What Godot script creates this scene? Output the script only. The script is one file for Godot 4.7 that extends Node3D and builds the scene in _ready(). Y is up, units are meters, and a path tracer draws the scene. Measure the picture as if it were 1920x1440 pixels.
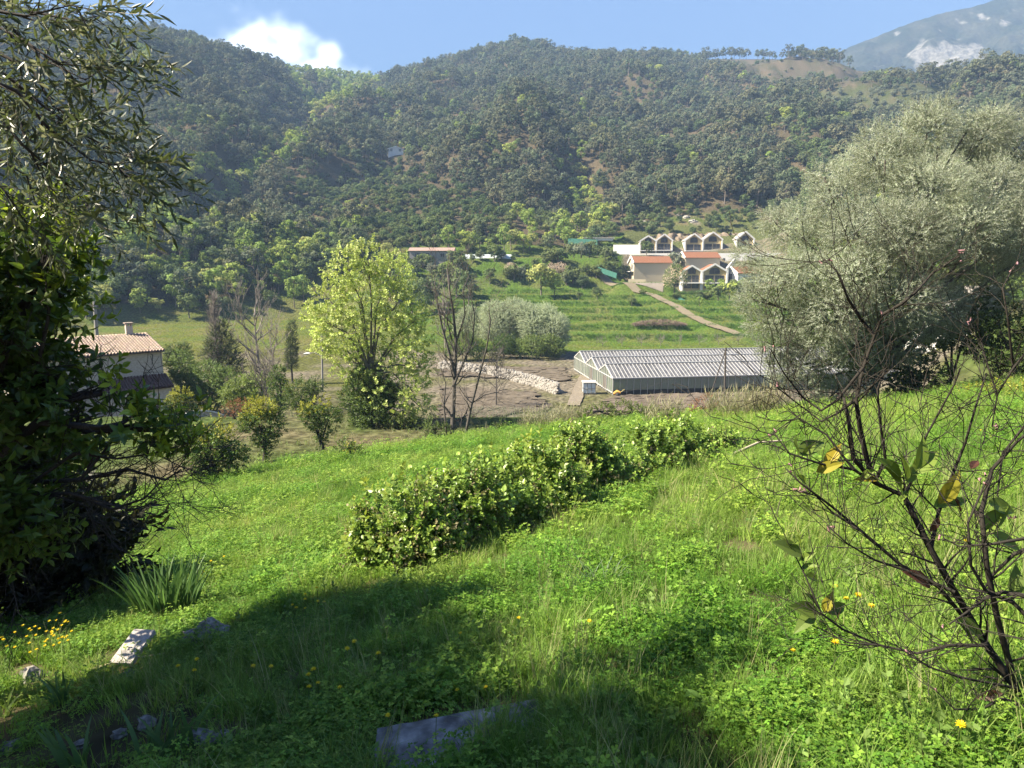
extends Node3D
# A spring valley seen from a garden slope: meadow, greenhouse, villas and wooded hills.

const FOCAL := 1280.0
const EYE := Vector3(0, 1.6, 0)
const PITCH := -9.75
var rng := RandomNumberGenerator.new()
var noise := FastNoiseLite.new()
var noise2 := FastNoiseLite.new()
var used := {}
var ridge := []
var foot := []
var M := {}

# ---------- camera rays: a pixel of the 1920 x 1440 photograph gives a direction ----------
func ray(px: float, py: float) -> Vector3:
	var cx := (px - 960.0) / FOCAL
	var cy := (720.0 - py) / FOCAL
	var t := deg_to_rad(PITCH)
	var z := cos(t) - cy * sin(t)
	return Vector3(cx / z, (cy * cos(t) + sin(t)) / z, -1.0)

func P(px: float, py: float, u: float) -> Vector3:
	return EYE + ray(px, py) * u

func proj(p: Vector3) -> Vector2:
	var t := deg_to_rad(PITCH)
	var d := p - EYE
	var yy := d.y * cos(t) + d.z * sin(t)
	var zz := -(-d.y * sin(t) + d.z * cos(t))
	if zz < 0.05:
		return Vector2(-9999, -9999)
	return Vector2(960.0 + FOCAL * d.x / zz, 720.0 - FOCAL * yy / zz)

func G(px: float, py: float, from := 1.0) -> Vector3:   # where the ray meets the ground
	var r := ray(px, py)
	var u := from
	var step := 0.05
	while u < 1500.0:
		var p := EYE + r * u
		if p.y <= H(p.x, u):
			var lo := u - step
			var hi := u
			for i in 12:
				var m := (lo + hi) * 0.5
				var q := EYE + r * m
				if q.y <= H(q.x, m): hi = m
				else: lo = m
			var e := EYE + r * hi
			return Vector3(e.x, H(e.x, hi), -hi)
		step = maxf(0.05, u * 0.01)
		u += step
	return EYE + r * 100.0

func gp(x: float, u: float, up := 0.0) -> Vector3:
	return Vector3(x, H(x, u) + up, -u)

func sm(a: float, b: float, x: float) -> float:
	return smoothstep(a, b, x)

func lookup(table: Array, a: float) -> Vector2:
	if a <= table[0].x: return Vector2(table[0].y, table[0].z)
	for i in range(1, table.size()):
		if a <= table[i].x:
			var t: float = (a - table[i - 1].x) / (table[i].x - table[i - 1].x)
			return Vector2(lerpf(table[i - 1].y, table[i].y, t), lerpf(table[i - 1].z, table[i].z, t))
	var l: Vector3 = table[-1]
	return Vector2(l.y, l.z)

func poly_y(pts: Array, x: float) -> float:
	if x <= pts[0][0]: return pts[0][1]
	for i in range(1, pts.size()):
		if x <= pts[i][0]:
			return lerpf(pts[i - 1][1], pts[i][1], (x - pts[i - 1][0]) / (pts[i][0] - pts[i - 1][0]))
	return pts[-1][1]

const EDGE := [[-30.0, 17.0], [-14.0, 22.0], [-12.0, 24.0], [-8.7, 27.0], [-2.6, 32.0], [2.6, 36.0], [7.3, 38.0], [11.3, 36.0], [14.0, 33.0], [18.0, 30.0], [30.0, 30.0]]
const TRACK := [[150.0, 1385.0], [166.0, 1310.0], [186.0, 1265.0], [203.0, 1225.0], [212.0, 1185.0], [219.0, 1150.0], [226.0, 1118.0]]
const GULLY := [[0.0, 330.0], [0.25, 440.0], [0.5, 560.0], [0.75, 630.0], [1.0, 700.0], [1.2, 700.0]]

func setup_tables() -> void:
	noise.seed = 5
	noise.frequency = 1.0
	noise.fractal_octaves = 4
	noise2.seed = 21
	noise2.frequency = 1.0
	noise2.fractal_octaves = 3
	# skyline of the wooded ridge: pixel, pixel, distance in metres, height of the trees on it
	for s in [[-500, -20, 620, 9], [-200, -20, 640, 9], [0, 5, 660, 9], [150, 30, 680, 9], [250, 40, 700, 9], [330, 52, 720, 9], [400, 78, 740, 8], [470, 101, 770, 7], [560, 122, 820, 7], [640, 130, 900, 7],
		[690, 136, 960, 7], [725, 139, 950, 8], [760, 128, 920, 8], [800, 118, 900, 8], [860, 102, 870, 8], [905, 88, 850, 9], [960, 70, 830, 10], [1000, 70, 830, 10], [1050, 90, 840, 9], [1100, 97, 850, 8],
		[1150, 102, 860, 8], [1200, 92, 860, 9], [1250, 94, 870, 9], [1300, 102, 880, 6], [1350, 106, 880, 2], [1450, 106, 880, 2], [1560, 110, 880, 2], [1600, 122, 860, 4], [1700, 136, 780, 7], [1780, 134, 700, 9], [1850, 124, 640, 9], [1920, 122, 620, 9], [2300, 110, 600, 9]]:
		var r := ray(s[0], s[1])
		var h := Vector2(r.x, 1.0).length()
		ridge.append(Vector3(atan2(r.x, 1.0), s[2], 1.6 + r.y / h * s[2] - s[3]))
	for s in [[-600, 200, -12.5], [0, 200, -12.5], [300, 203, -12.5], [560, 213, -11], [640, 225, -4], [700, 232, 2], [800, 245, 5], [1000, 245, 5], [1120, 258, 7], [1200, 280, 13], [1420, 285, 14], [1600, 240, 5], [1920, 170, -2], [2500, 150, 0]]:
		foot.append(Vector3(atan2((s[0] - 960.0) / FOCAL, 1.0), s[1], s[2]))

func hill_t(r: float, a: float) -> float:
	return (r - lookup(foot, a).x) / (lookup(ridge, a).x - lookup(foot, a).x)

func hill(r: float, a: float) -> float:
	var f := lookup(foot, a)
	var k := lookup(ridge, a)
	var t := (r - f.x) / (k.x - f.x)
	if t < -0.15: return -1000.0
	var y := f.y + (k.y - f.y) * minf(t, 1.0)
	if t > 1.0:
		y -= (r - k.x) * 0.35
	var bump := clampf(t * 6.0, 0, 1) * clampf((1.0 - t) * 4.0, 0, 1)
	if bump > 0.0:
		var x := r * sin(a)
		var z := r * cos(a)
		y += bump * (noise.get_noise_2d(x * 0.006, z * 0.006) * 26.0 + noise2.get_noise_2d(x * 0.02, z * 0.02) * 7.0)
		var px := 960.0 + tan(a) * FOCAL * (1.0 + 0.07 * t)
		var d := (px - poly_y(GULLY, t)) / 75.0
		y -= bump * 13.0 * exp(-d * d)
		var d2 := (px - lerpf(1090.0, 1010.0, t)) / 45.0
		y -= bump * 9.0 * exp(-d2 * d2) * (1.0 - sm(0.2, 0.5, t))
	return y

func meadow(x: float, u: float) -> float:
	var uu := clampf(u, -5.0, 44.0)
	var xx := clampf(x, -16.0, 20.0)
	var y := -0.2148 * uu + 0.2218 * xx + 0.000477 * uu * uu - 0.00421 * uu * xx + 0.000414 * xx * xx
	if u < 60.0:
		y += noise2.get_noise_2d(x * 0.25, u * 0.25) * 0.10 * sm(1.0, 8.0, absf(u)) + noise2.get_noise_2d(x * 1.3 + 40.0, u * 1.3) * 0.03
	return y

func low(x: float, u: float) -> float:
	var c := 960.0 + FOCAL * x / maxf(u, 1.0)
	# orchard shelf, then the road and the house, then the flat of the valley
	var l := -8.0 - 0.02 * (u - 30.0)
	var drop := lerpf(-14.5, -12.7, 1.0 - sm(-22.0, -12.0, x))
	l = lerpf(l, drop, sm(44.0, 57.0, u))
	l = lerpf(l, -14.5, sm(72.0, 100.0, u))
	var r := lerpf(-9.0, -14.5, sm(36.0, 62.0, u))
	var y := lerpf(l, r, sm(1.0, 9.0, x))
	y += 9.0 * sm(0.50, 0.75, x / maxf(u, 1.0)) * sm(24.0, 40.0, u)
	if u > 120.0:
		var left := lerpf(-14.5, -13.2, sm(120.0, 140.0, u))
		var t := clampf((u - 140.0) / 75.0, 0, 1) * 7.0
		var st := (floorf(t) + sm(0.84, 1.0, t - floorf(t))) / 7.0
		st = lerpf(t / 7.0, st, sm(14.0, 45.0, absf(c - poly_y(TRACK, u))))
		var right := -14.5 + 9.0 * st
		var bench := 4.4 * 1.0
		var villa := sm(1130.0, 1170.0, c) * (1.0 - sm(1560.0, 1640.0, c))
		var up := sm(216.0, 233.0, u)
		var a := lerpf(right, bench, up)
		var b := lerpf(right, lerpf(-3.4, -6.2, sm(1245.0, 1275.0, c)), sm(209.0, 214.0, u))
		b = lerpf(b, 5.6, sm(243.0, 246.0, u))
		b = lerpf(b, 14.0, sm(266.0, 272.0, u))
		right = lerpf(a, b, villa)
		y = lerpf(left, right, sm(700.0, 860.0, c))
		y += 9.0 * sm(0.50, 0.75, x / maxf(u, 1.0))
		y += noise2.get_noise_2d(x * 0.08, u * 0.08) * 0.25
	return y

func H(x: float, u: float) -> float:
	var e := poly_y(EDGE, x)
	var y: float
	if u < e:
		y = meadow(x, u)
	elif u > e + 9.0:
		y = low(x, u)
	else:
		y = lerpf(meadow(x, u), low(x, u), sm(0.0, 9.0, u - e))
	var r := Vector2(x, u).length()
	if r > 120.0:
		y = maxf(y, hill(r, atan2(x, u)))
	return y

# ---------- meshes ----------
class MB:
	var v := PackedVector3Array()
	var n := PackedVector3Array()
	var c := PackedColorArray()
	var uv := PackedVector2Array()
	var idx := PackedInt32Array()
	var col := Color(1, 1, 1)
	func tri(a: Vector3, b: Vector3, d: Vector3) -> void:
		var nn := (d - a).cross(b - a).normalized()
		var i := v.size()
		v.append_array([a, b, d]); n.append_array([nn, nn, nn]); c.append_array([col, col, col])
		idx.append_array([i, i + 1, i + 2])
	func quad(a: Vector3, b: Vector3, d: Vector3, e: Vector3) -> void:
		var nn := (d - a).cross(b - a)
		if nn.length_squared() < 1e-14: nn = (e - a).cross(d - a)
		nn = nn.normalized()
		var i := v.size()
		v.append_array([a, b, d, e]); n.append_array([nn, nn, nn, nn]); c.append_array([col, col, col, col])
		idx.append_array([i, i + 1, i + 2, i, i + 2, i + 3])
	func box(lo: Vector3, hi: Vector3) -> void:
		obox(Transform3D(Basis.from_scale(hi - lo), (lo + hi) * 0.5))
	func obox(t: Transform3D) -> void:
		for k in 3:
			for s in [-1.0, 1.0]:
				var a := Vector3.ZERO; a[k] = 0.5 * s
				var p := Vector3.ZERO; p[(k + 1) % 3] = 0.5
				var q := Vector3.ZERO; q[(k + 2) % 3] = 0.5 * s
				quad(t * (a - p - q), t * (a - p + q), t * (a + p + q), t * (a + p - q))
	func bar(a: Vector3, b: Vector3, w: float, h: float, up := Vector3.UP) -> void:
		var z := b - a
		var l := z.length()
		if l < 1e-5: return
		z /= l
		if absf(z.dot(up)) > 0.98: up = Vector3.RIGHT
		var x := up.cross(z).normalized()
		var y := z.cross(x)
		obox(Transform3D(Basis(x * w, y * h, z * l), (a + b) * 0.5))
	func tube(p: Array, r: Array, sides := 6, cap := true) -> void:
		var m := p.size()
		var first := v.size()
		var ref := Vector3(0.31, 0.2, 0.93).normalized()
		for i in m:
			var t: Vector3 = (p[mini(i + 1, m - 1)] - p[maxi(i - 1, 0)])
			if t.length_squared() < 1e-12: t = Vector3.UP
			t = t.normalized()
			if absf(t.dot(ref)) > 0.95: ref = Vector3(0.9, -0.3, 0.1).normalized()
			var x := ref.cross(t).normalized()
			var y := t.cross(x)
			ref = y
			for k in sides:
				var ang := TAU * k / sides
				var o := x * cos(ang) + y * sin(ang)
				v.append(p[i] + o * r[i]); n.append(o); c.append(col)
		for i in m - 1:
			for k in sides:
				var a := first + i * sides + k
				var b := first + i * sides + (k + 1) % sides
				idx.append_array([a, a + sides, b, b, a + sides, b + sides])
		if cap:
			var q := v.size()
			v.append(p[m - 1]); n.append((p[m - 1] - p[m - 2]).normalized()); c.append(col)
			var l := first + (m - 1) * sides
			for k in sides:
				idx.append_array([l + k, q, l + (k + 1) % sides])
	func leaf(base: Vector3, dir: Vector3, up: Vector3, ln: float, w: float, fold := 0.15, droop := 0.1, rows := 2) -> void:
		# a blade with a folded midrib, widest near its middle
		dir = dir.normalized()
		var x := dir.cross(up)
		if x.length_squared() < 1e-6: x = dir.cross(Vector3(0.3, 0.1, 0.9))
		x = x.normalized()
		var y := x.cross(dir)
		var first := v.size()
		var tip := base + dir * ln - y * droop * ln
		var ll := []
		for i in range(1, rows + 1):
			var t := float(i) / (rows + 1)
			var half := w * 0.5 * sin(PI * pow(t, 0.8))
			var mid := base + dir * ln * t - y * (droop * ln * t * t)
			ll.append([mid - x * half + y * fold * half * 2.0, mid, mid + x * half + y * fold * half * 2.0])
		var prev = null
		for rw in ll:
			if prev == null:
				tri(base, rw[0], rw[1]); tri(base, rw[1], rw[2])
			else:
				quad(prev[0], rw[0], rw[1], prev[1]); quad(prev[1], rw[1], rw[2], prev[2])
			prev = rw
		tri(prev[0], tip, prev[1]); tri(prev[1], tip, prev[2])
	func commit(mat: Material = null) -> ArrayMesh:
		var a := []
		a.resize(Mesh.ARRAY_MAX)
		a[Mesh.ARRAY_VERTEX] = v; a[Mesh.ARRAY_NORMAL] = n; a[Mesh.ARRAY_COLOR] = c; a[Mesh.ARRAY_INDEX] = idx
		if uv.size() == v.size(): a[Mesh.ARRAY_TEX_UV] = uv
		var m := ArrayMesh.new()
		m.add_surface_from_arrays(Mesh.PRIMITIVE_TRIANGLES, a)
		if mat: m.surface_set_material(0, mat)
		return m

# ---------- scene tree ----------
func numbered(called: String) -> String:
	if not used.has(called):
		used[called] = 0
		return called
	used[called] += 1
	return "%s_%03d" % [called, used[called]]

func thing(called: String, label: String, category: String, at := Vector3.ZERO, group := "", kind := "") -> Node3D:
	var o := Node3D.new()
	o.name = numbered(called)
	add_child(o)
	o.position = at
	o.set_meta("label", label)
	if category: o.set_meta("category", category)
	if group: o.set_meta("group", group)
	if kind: o.set_meta("kind", kind)
	return o

func part(parent: Node, called: String, mesh: Mesh, mat: Material = null, at := Vector3.ZERO) -> MeshInstance3D:
	var o := MeshInstance3D.new()
	o.name = called
	o.mesh = mesh
	if mat: o.material_override = mat
	parent.add_child(o, true)
	o.position = at
	return o

func solo(called: String, mesh: Mesh, mat: Material, label: String, category: String, at := Vector3.ZERO, group := "") -> MeshInstance3D:
	var o := part(self, numbered(called), mesh, mat, at)
	o.set_meta("label", label)
	o.set_meta("category", category)
	if group: o.set_meta("group", group)
	return o

func structure(called: String, mesh: Mesh, mat: Material, label := "") -> MeshInstance3D:
	var o := part(self, numbered(called), mesh, mat)
	o.set_meta("kind", "structure")
	if label: o.set_meta("label", label)
	return o

func scatter(parent: Node, called: String, mesh: Mesh, mat: Material, where: Array, tints: Array = []) -> MultiMeshInstance3D:
	var m := MultiMesh.new()
	m.transform_format = MultiMesh.TRANSFORM_3D
	m.use_colors = tints.size() > 0
	m.mesh = mesh
	m.instance_count = where.size()
	for i in where.size():
		m.set_instance_transform(i, where[i])
		if tints: m.set_instance_color(i, tints[i])
	var o := MultiMeshInstance3D.new()
	o.name = called
	o.multimesh = m
	o.material_override = mat
	o.set_meta("kind", "stuff")
	parent.add_child(o, true)
	return o

func rnd(a: float, b: float) -> float:
	return rng.randf_range(a, b)

func rdir() -> Vector3:
	var z := rnd(-1, 1)
	var t := rnd(0, TAU)
	var r := sqrt(1.0 - z * z)
	return Vector3(r * cos(t), z, r * sin(t))

func facing(dir: Vector3, roll: float, scale: float, at: Vector3) -> Transform3D:   # y of the copy along dir
	var y := dir.normalized()
	var x := y.cross(Vector3(0.2, 0.3, 0.9) if absf(y.y) > 0.9 else Vector3.UP).normalized()
	x = x.rotated(y, roll)
	var z := x.cross(y)
	return Transform3D(Basis(x * scale, y * scale, z * scale), at)

func mat(c: Color, rough := 0.9, vertex := false, back := 0.0, spec := 0.5) -> StandardMaterial3D:
	var m := StandardMaterial3D.new()
	m.albedo_color = c.linear_to_srgb()
	m.roughness = rough
	m.metallic_specular = spec
	m.vertex_color_use_as_albedo = vertex
	if back > 0.0:
		m.backlight_enabled = true
		m.backlight = Color(back, back, back * 0.7).linear_to_srgb()
	return m

func grain(m: StandardMaterial3D, freq: float, scale: Vector3, lo: float, relief := 0.0, seed_ := 3, octaves := 5) -> StandardMaterial3D:
	# a noise that mottles the colour of a surface, laid in world space
	var f := FastNoiseLite.new()
	f.seed = seed_
	f.frequency = freq
	f.fractal_octaves = octaves
	var t := NoiseTexture2D.new()
	t.width = 512; t.height = 512; t.seamless = true
	t.noise = f
	var g := Gradient.new()
	g.set_color(0, Color(lo, lo, lo)); g.set_color(1, Color(1, 1, 1))
	t.color_ramp = g
	m.albedo_texture = t
	m.uv1_triplanar = true
	m.uv1_world_triplanar = true
	m.uv1_scale = scale
	if relief > 0.0:
		m.heightmap_enabled = true
		m.heightmap_texture = t
		m.heightmap_scale = relief
	return m

func _ready() -> void:
	rng.seed = 11
	setup_tables()
	# camera
	var cam := Camera3D.new()
	cam.name = "camera"
	add_child(cam)
	cam.position = EYE
	cam.rotation_degrees = Vector3(PITCH, 0, 0)
	cam.fov = rad_to_deg(2.0 * atan(720.0 / FOCAL))
	cam.near = 0.05
	cam.far = 9000.0
	cam.current = true
	# sky
	var env := Environment.new()
	env.background_mode = Environment.BG_SKY
	env.tonemap_mode = Environment.TONE_MAPPER_LINEAR
	env.tonemap_exposure = 4.15
	env.sdfgi_enabled = true
	env.ssao_enabled = true
	env.ssil_enabled = true
	env.fog_enabled = true
	env.fog_density = 0.0003
	env.fog_light_color = Color(0.68, 0.82, 1.0)
	var sky := ProceduralSkyMaterial.new()
	sky.sky_top_color = Color(0.20, 0.43, 0.84)
	sky.sky_horizon_color = Color(0.66, 0.84, 1.0)
	sky.sky_curve = 0.3
	sky.ground_bottom_color = Color(0.25, 0.27, 0.2)
	sky.ground_horizon_color = Color(0.55, 0.62, 0.66)
	sky.sky_energy_multiplier = 0.5
	sky.sun_angle_max = 55.0
	sky.sun_curve = 0.12
	sky.sky_cover = clouds()
	env.sky = Sky.new()
	env.sky.sky_material = sky
	var we := WorldEnvironment.new()
	we.name = "environment"
	we.environment = env
	add_child(we)
	# sun: high on the left, a little ahead of the camera
	var sun := DirectionalLight3D.new()
	sun.name = "sun"
	add_child(sun)
	var az := deg_to_rad(SUN_AZ)
	var el := deg_to_rad(SUN_EL)
	var to_sun := Vector3(sin(az) * cos(el), sin(el), -cos(az) * cos(el))
	sun.look_at_from_position(to_sun * 100.0, Vector3.ZERO)
	sun.light_energy = 1.6
	sun.light_color = Color(1.0, 0.95, 0.86)
	sun.light_angular_distance = 0.5
	sun.shadow_enabled = true

	make_materials()
	for step in [build_ground, build_mountain, build_forest, build_valley, build_villas, build_midground, build_meadow, build_near]:
		step.call()

const SUN_AZ := -98.0
const SUN_EL := 45.0

func clouds() -> ImageTexture:
	# cumulus rising behind the wooded ridge, and thin veils of the same air
	var w := 2048
	var h := 1024
	var im := Image.create(w, h, false, Image.FORMAT_RGBAF)
	im.fill(Color(0, 0, 0, 0))
	var n := FastNoiseLite.new()
	n.seed = 8; n.frequency = 1.0; n.fractal_octaves = 5
	var puffs := [[478, 78, 78, 50], [548, 88, 58, 46], [415, 100, 56, 34], [612, 104, 36, 28], [520, 62, 40, 28], [450, 120, 110, 40], [600, 130, 80, 26]]
	for y in range(300, 520):
		for x in w:
			var el := (0.5 - (y + 0.5) / h) * PI
			var az := wrapf((x + 0.5) / w, -0.5, 0.5) * TAU     # 0 straight ahead
			if absf(az) > 1.2: continue
			var d := Vector3(sin(az) * cos(el), sin(el), -cos(az) * cos(el))
			var q := proj(EYE + d * 1000.0)
			if q.x < -600 or q.x > 2500 or q.y > 420: continue
			var v := -1.0
			for p in puffs:
				var e := Vector2((q.x - p[0]) / p[2], (q.y - p[1]) / p[3]).length()
				v = maxf(v, 1.15 - e)
			v += 0.62 * n.get_noise_2d(q.x * 0.014, q.y * 0.02)
			var a := pow(sm(-0.15, 1.05, v), 1.3) * 0.62
			if a > 0.0:
				im.set_pixel(x, y, Color(1.3, 1.28, 1.25, a))
	return ImageTexture.create_from_image(im)

func make_materials() -> void:
	M.soil = mat(Color(1, 1, 1), 1.0, true, 0.0, 0.15)
	grain(M.soil, 0.02, Vector3(0.13, 0.13, 0.13), 0.45, 6.0)
	M.hill = mat(Color(1, 1, 1), 1.0, true, 0.0, 0.1)
	grain(M.hill, 0.03, Vector3(0.01, 0.01, 0.01), 0.4)
	M.leaf = mat(Color(1, 1, 1), 0.5, true, 0.75, 0.4)
	M.far_leaf = mat(Color(1, 1, 1), 0.8, true, 0.5, 0.2)
	M.fresh_leaf = mat(Color(1, 1, 1), 0.7, true, 0.7, 0.25)
	M.gloss = mat(Color(1, 1, 1), 0.36, true, 0.75, 0.45)
	M.grass = mat(Color(1, 1, 1), 0.6, true, 0.8, 0.35)
	M.twig = grain(mat(Color(0.06, 0.054, 0.045), 0.95, false, 0.0, 0.25), 0.05, Vector3(20, 20, 20), 0.55)
	M.bud = mat(Color(0.30, 0.16, 0.17), 0.7)
	M.bark = mat(Color(0.16, 0.13, 0.10), 0.95)
	grain(M.bark, 0.05, Vector3(3, 1.2, 3), 0.35, 1.0)
	M.far_bark = mat(Color(0.17, 0.14, 0.115), 0.95)

func in_poly(q: Vector2, poly: Array) -> bool:
	var ins := false
	var j := poly.size() - 1
	for i in poly.size():
		var a: Array = poly[i]
		var b: Array = poly[j]
		if (a[1] > q.y) != (b[1] > q.y) and q.x < (b[0] - a[0]) * (q.y - a[1]) / (b[1] - a[1]) + a[0]:
			ins = not ins
		j = i
	return ins

# ---------- ground ----------
func sheet(gv: PackedVector3Array, gc: PackedColorArray, gi: PackedInt32Array) -> ArrayMesh:
	var nn := PackedVector3Array()
	nn.resize(gv.size())
	for i in range(0, gi.size(), 3):
		var A := gi[i]
		var B := gi[i + 1]
		var C := gi[i + 2]
		var f := (gv[C] - gv[A]).cross(gv[B] - gv[A])
		nn[A] += f
		nn[B] += f
		nn[C] += f
	for i in nn.size():
		nn[i] = nn[i].normalized() if nn[i].length_squared() > 1e-16 else Vector3.UP
	var a := []
	a.resize(Mesh.ARRAY_MAX)
	a[Mesh.ARRAY_VERTEX] = gv; a[Mesh.ARRAY_NORMAL] = nn; a[Mesh.ARRAY_COLOR] = gc; a[Mesh.ARRAY_INDEX] = gi
	var m := ArrayMesh.new()
	m.add_surface_from_arrays(Mesh.PRIMITIVE_TRIANGLES, a)
	return m

const MEADOW_A := Color(0.075, 0.125, 0.025)
const CLEARING := [[1290, 112], [1360, 104], [1480, 104], [1590, 112], [1700, 136], [1640, 150], [1590, 168], [1540, 150], [1480, 165], [1430, 150], [1380, 128]]
const OLIVE_SLOPE := [[1500, 175], [1600, 160], [1780, 148], [1790, 165], [1780, 205], [1640, 225], [1560, 205]]
const MAQUIS := [[520, 330], [740, 300], [840, 335], [960, 385], [985, 420], [940, 452], [760, 450], [600, 470], [540, 420]]
const CUT := [[1225, 408], [1300, 400], [1420, 396], [1440, 440], [1230, 450]]
const FRESH := [[[690, 135], [720, 150], [640, 200], [600, 250], [540, 300], [470, 345], [440, 385], [380, 380], [340, 330], [420, 320], [520, 280], [560, 240], [590, 190], [650, 150]], [[560, 118], [690, 135], [660, 160], [600, 160]],
	[[170, 95], [270, 90], [290, 125], [180, 130]], [[1040, 300], [1100, 280], [1130, 330], [1120, 400], [1060, 400]], [[500, 105], [560, 120], [600, 190], [570, 200], [540, 140]], [[180, 400], [280, 380], [360, 430], [250, 480], [170, 470]], [[330, 300], [440, 290], [440, 330], [350, 350]]]

func ground_color(x: float, u: float, y: float) -> Color:
	var n := noise.get_noise_2d(x * 0.09, u * 0.09)
	var c := MEADOW_A
	var e := poly_y(EDGE, x)
	if u < e + 2.0:
		c = Color(0.12, 0.105, 0.055).lerp(Color(0.19, 0.155, 0.09), clampf(0.35 + n * 0.8 + noise2.get_noise_2d(x * 0.8, u * 0.8) * 0.7, 0, 1))
		return c
	var q := proj(Vector3(x, y, -u))
	if u < 62.0:
		return Color(0.10, 0.145, 0.04).lerp(Color(0.20, 0.175, 0.10), clampf(0.3 + n * 1.4, 0, 1))
	if u < 130.0:
		return Color(0.27, 0.235, 0.175).lerp(Color(0.15, 0.16, 0.05), clampf(0.15 + n * 1.4 + 0.7 * (1.0 - sm(640.0, 820.0, q.x)), 0, 1))
	var r := Vector2(x, u).length()
	var a := atan2(x, u)
	var t := hill_t(r, a)
	if t < 0.02:
		c = Color(0.12, 0.20, 0.035).lerp(Color(0.20, 0.21, 0.07), clampf(0.25 + n * 1.2, 0, 1))
		if q.x < 760.0:
			c = Color(0.14, 0.19, 0.045).lerp(Color(0.22, 0.21, 0.08), clampf(0.4 + n * 1.2, 0, 1))
		elif q.x > 1170.0 and u > 262.0 and u < 284.0 and q.x < 1480.0:
			c = Color(0.15, 0.17, 0.06)
		elif u > 216.0 and q.x > 1170.0 and q.x < 1480.0:
			c = Color(0.30, 0.26, 0.19).lerp(Color(0.12, 0.14, 0.04), clampf(0.3 + n, 0, 1))
		return c
	if in_poly(q, CLEARING): return Color(0.19, 0.155, 0.105).lerp(Color(0.10, 0.105, 0.055), clampf(0.35 + n * 1.5 + 0.8 * noise2.get_noise_2d(x * 0.15, u * 0.15), 0, 1))
	if in_poly(q, OLIVE_SLOPE): return Color(0.10, 0.12, 0.05).lerp(Color(0.15, 0.14, 0.08), clampf(0.3 + n * 1.5, 0, 1))
	if in_poly(q, CUT): return Color(0.12, 0.16, 0.04).lerp(Color(0.28, 0.21, 0.13), clampf(0.05 + n * 2.0, 0, 1))
	return Color(0.13, 0.11, 0.065).lerp(Color(0.18, 0.14, 0.09), clampf(0.35 + n, 0, 1))

func build_ground() -> void:
	var rs := PackedFloat32Array([0.0])
	var r := 0.25
	while r < 1250.0:
		rs.append(r)
		r += clampf(r * 0.02, 0.12, 1.1) if r < 290.0 else r * 0.012
	var an := PackedFloat32Array()
	var a := -PI
	while a < PI - 0.001:
		an.append(a)
		a += 0.0055 if absf(a) < 0.85 else 0.06
	var gv := PackedVector3Array()
	var gc := PackedColorArray()
	var gi := PackedInt32Array()
	var m := an.size()
	for i in rs.size():
		for k in m:
			var x := rs[i] * sin(an[k])
			var u := rs[i] * cos(an[k])
			var y := H(x, u)
			gv.append(Vector3(x, y, -u))
			gc.append(ground_color(x, u, y))
	for i in rs.size() - 1:
		for k in m:
			var k2 := (k + 1) % m
			var p := i * m + k
			var q := i * m + k2
			gi.append_array([p, p + m, q, q, p + m, q + m])
	structure("ground", sheet(gv, gc, gi), M.soil, "sloping meadow, valley floor and the wooded hillsides beyond")

func build_mountain() -> void:
	# bare limestone mountain far behind the right end of the ridge
	var sky_line := [[1300, 200], [1400, 165], [1500, 130], [1560, 105], [1620, 76], [1700, 46], [1760, 25], [1850, 6], [1920, -12], [2100, -55], [2400, -90]]
	var gv := PackedVector3Array()
	var gc := PackedColorArray()
	var gi := PackedInt32Array()
	var cols := 420
	var rows := 200
	for j in rows + 1:
		for i in cols + 1:
			var px := 1300.0 + 1100.0 * i / cols
			var t := float(j) / rows
			var py := poly_y(sky_line, px)
			var top := ray(px, py)
			var u := lerpf(1050.0, 1600.0, minf(t, 1.0))
			var hy := 1.6 + top.y * 1600.0
			var y := lerpf(60.0, hy, pow(t, 0.92))
			var x := top.x * u
			var rel := sin(PI * clampf(t, 0, 1))
			y += noise.get_noise_2d(x * 0.0025, u * 0.0025) * 70.0 * rel + noise2.get_noise_2d(x * 0.012, u * 0.012) * 20.0 * (rel + 0.25)
			var c := Color(0.045, 0.055, 0.03).lerp(Color(0.10, 0.10, 0.065), clampf(0.4 + 1.6 * noise.get_noise_2d(x * 0.012, u * 0.012), 0, 1))
			var q := proj(Vector3(x, y, -u))
			var rock := noise2.get_noise_2d(x * 0.03 + 9.0, u * 0.02) * 0.9 + noise.get_noise_2d(x * 0.004, u * 0.004 + 5.0) * 0.6
			var crag := Vector2((q.x - 1775.0) / 75.0, (q.y - 105.0) / 30.0).length() + noise2.get_noise_2d(x * 0.02, u * 0.02) * 0.5
			rock = maxf(rock - 0.56, 0.0) * 5.0
			rock = maxf(rock, 1.0 - sm(0.8, 1.0, crag))
			c = c.lerp(Color(0.46, 0.43, 0.39), clampf(rock, 0, 1) * (0.65 + 0.35 * noise2.get_noise_2d(x * 0.07, u * 0.07)))
			gv.append(Vector3(x, y, -u)); gc.append(c)
	for j in rows:
		for i in cols:
			var p := j * (cols + 1) + i
			var q := p + cols + 1
			gi.append_array([p, q, p + 1, p + 1, q, q + 1])
	structure("mountain", sheet(gv, gc, gi), M.hill, "distant grey limestone mountain with a pale crag")

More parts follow.
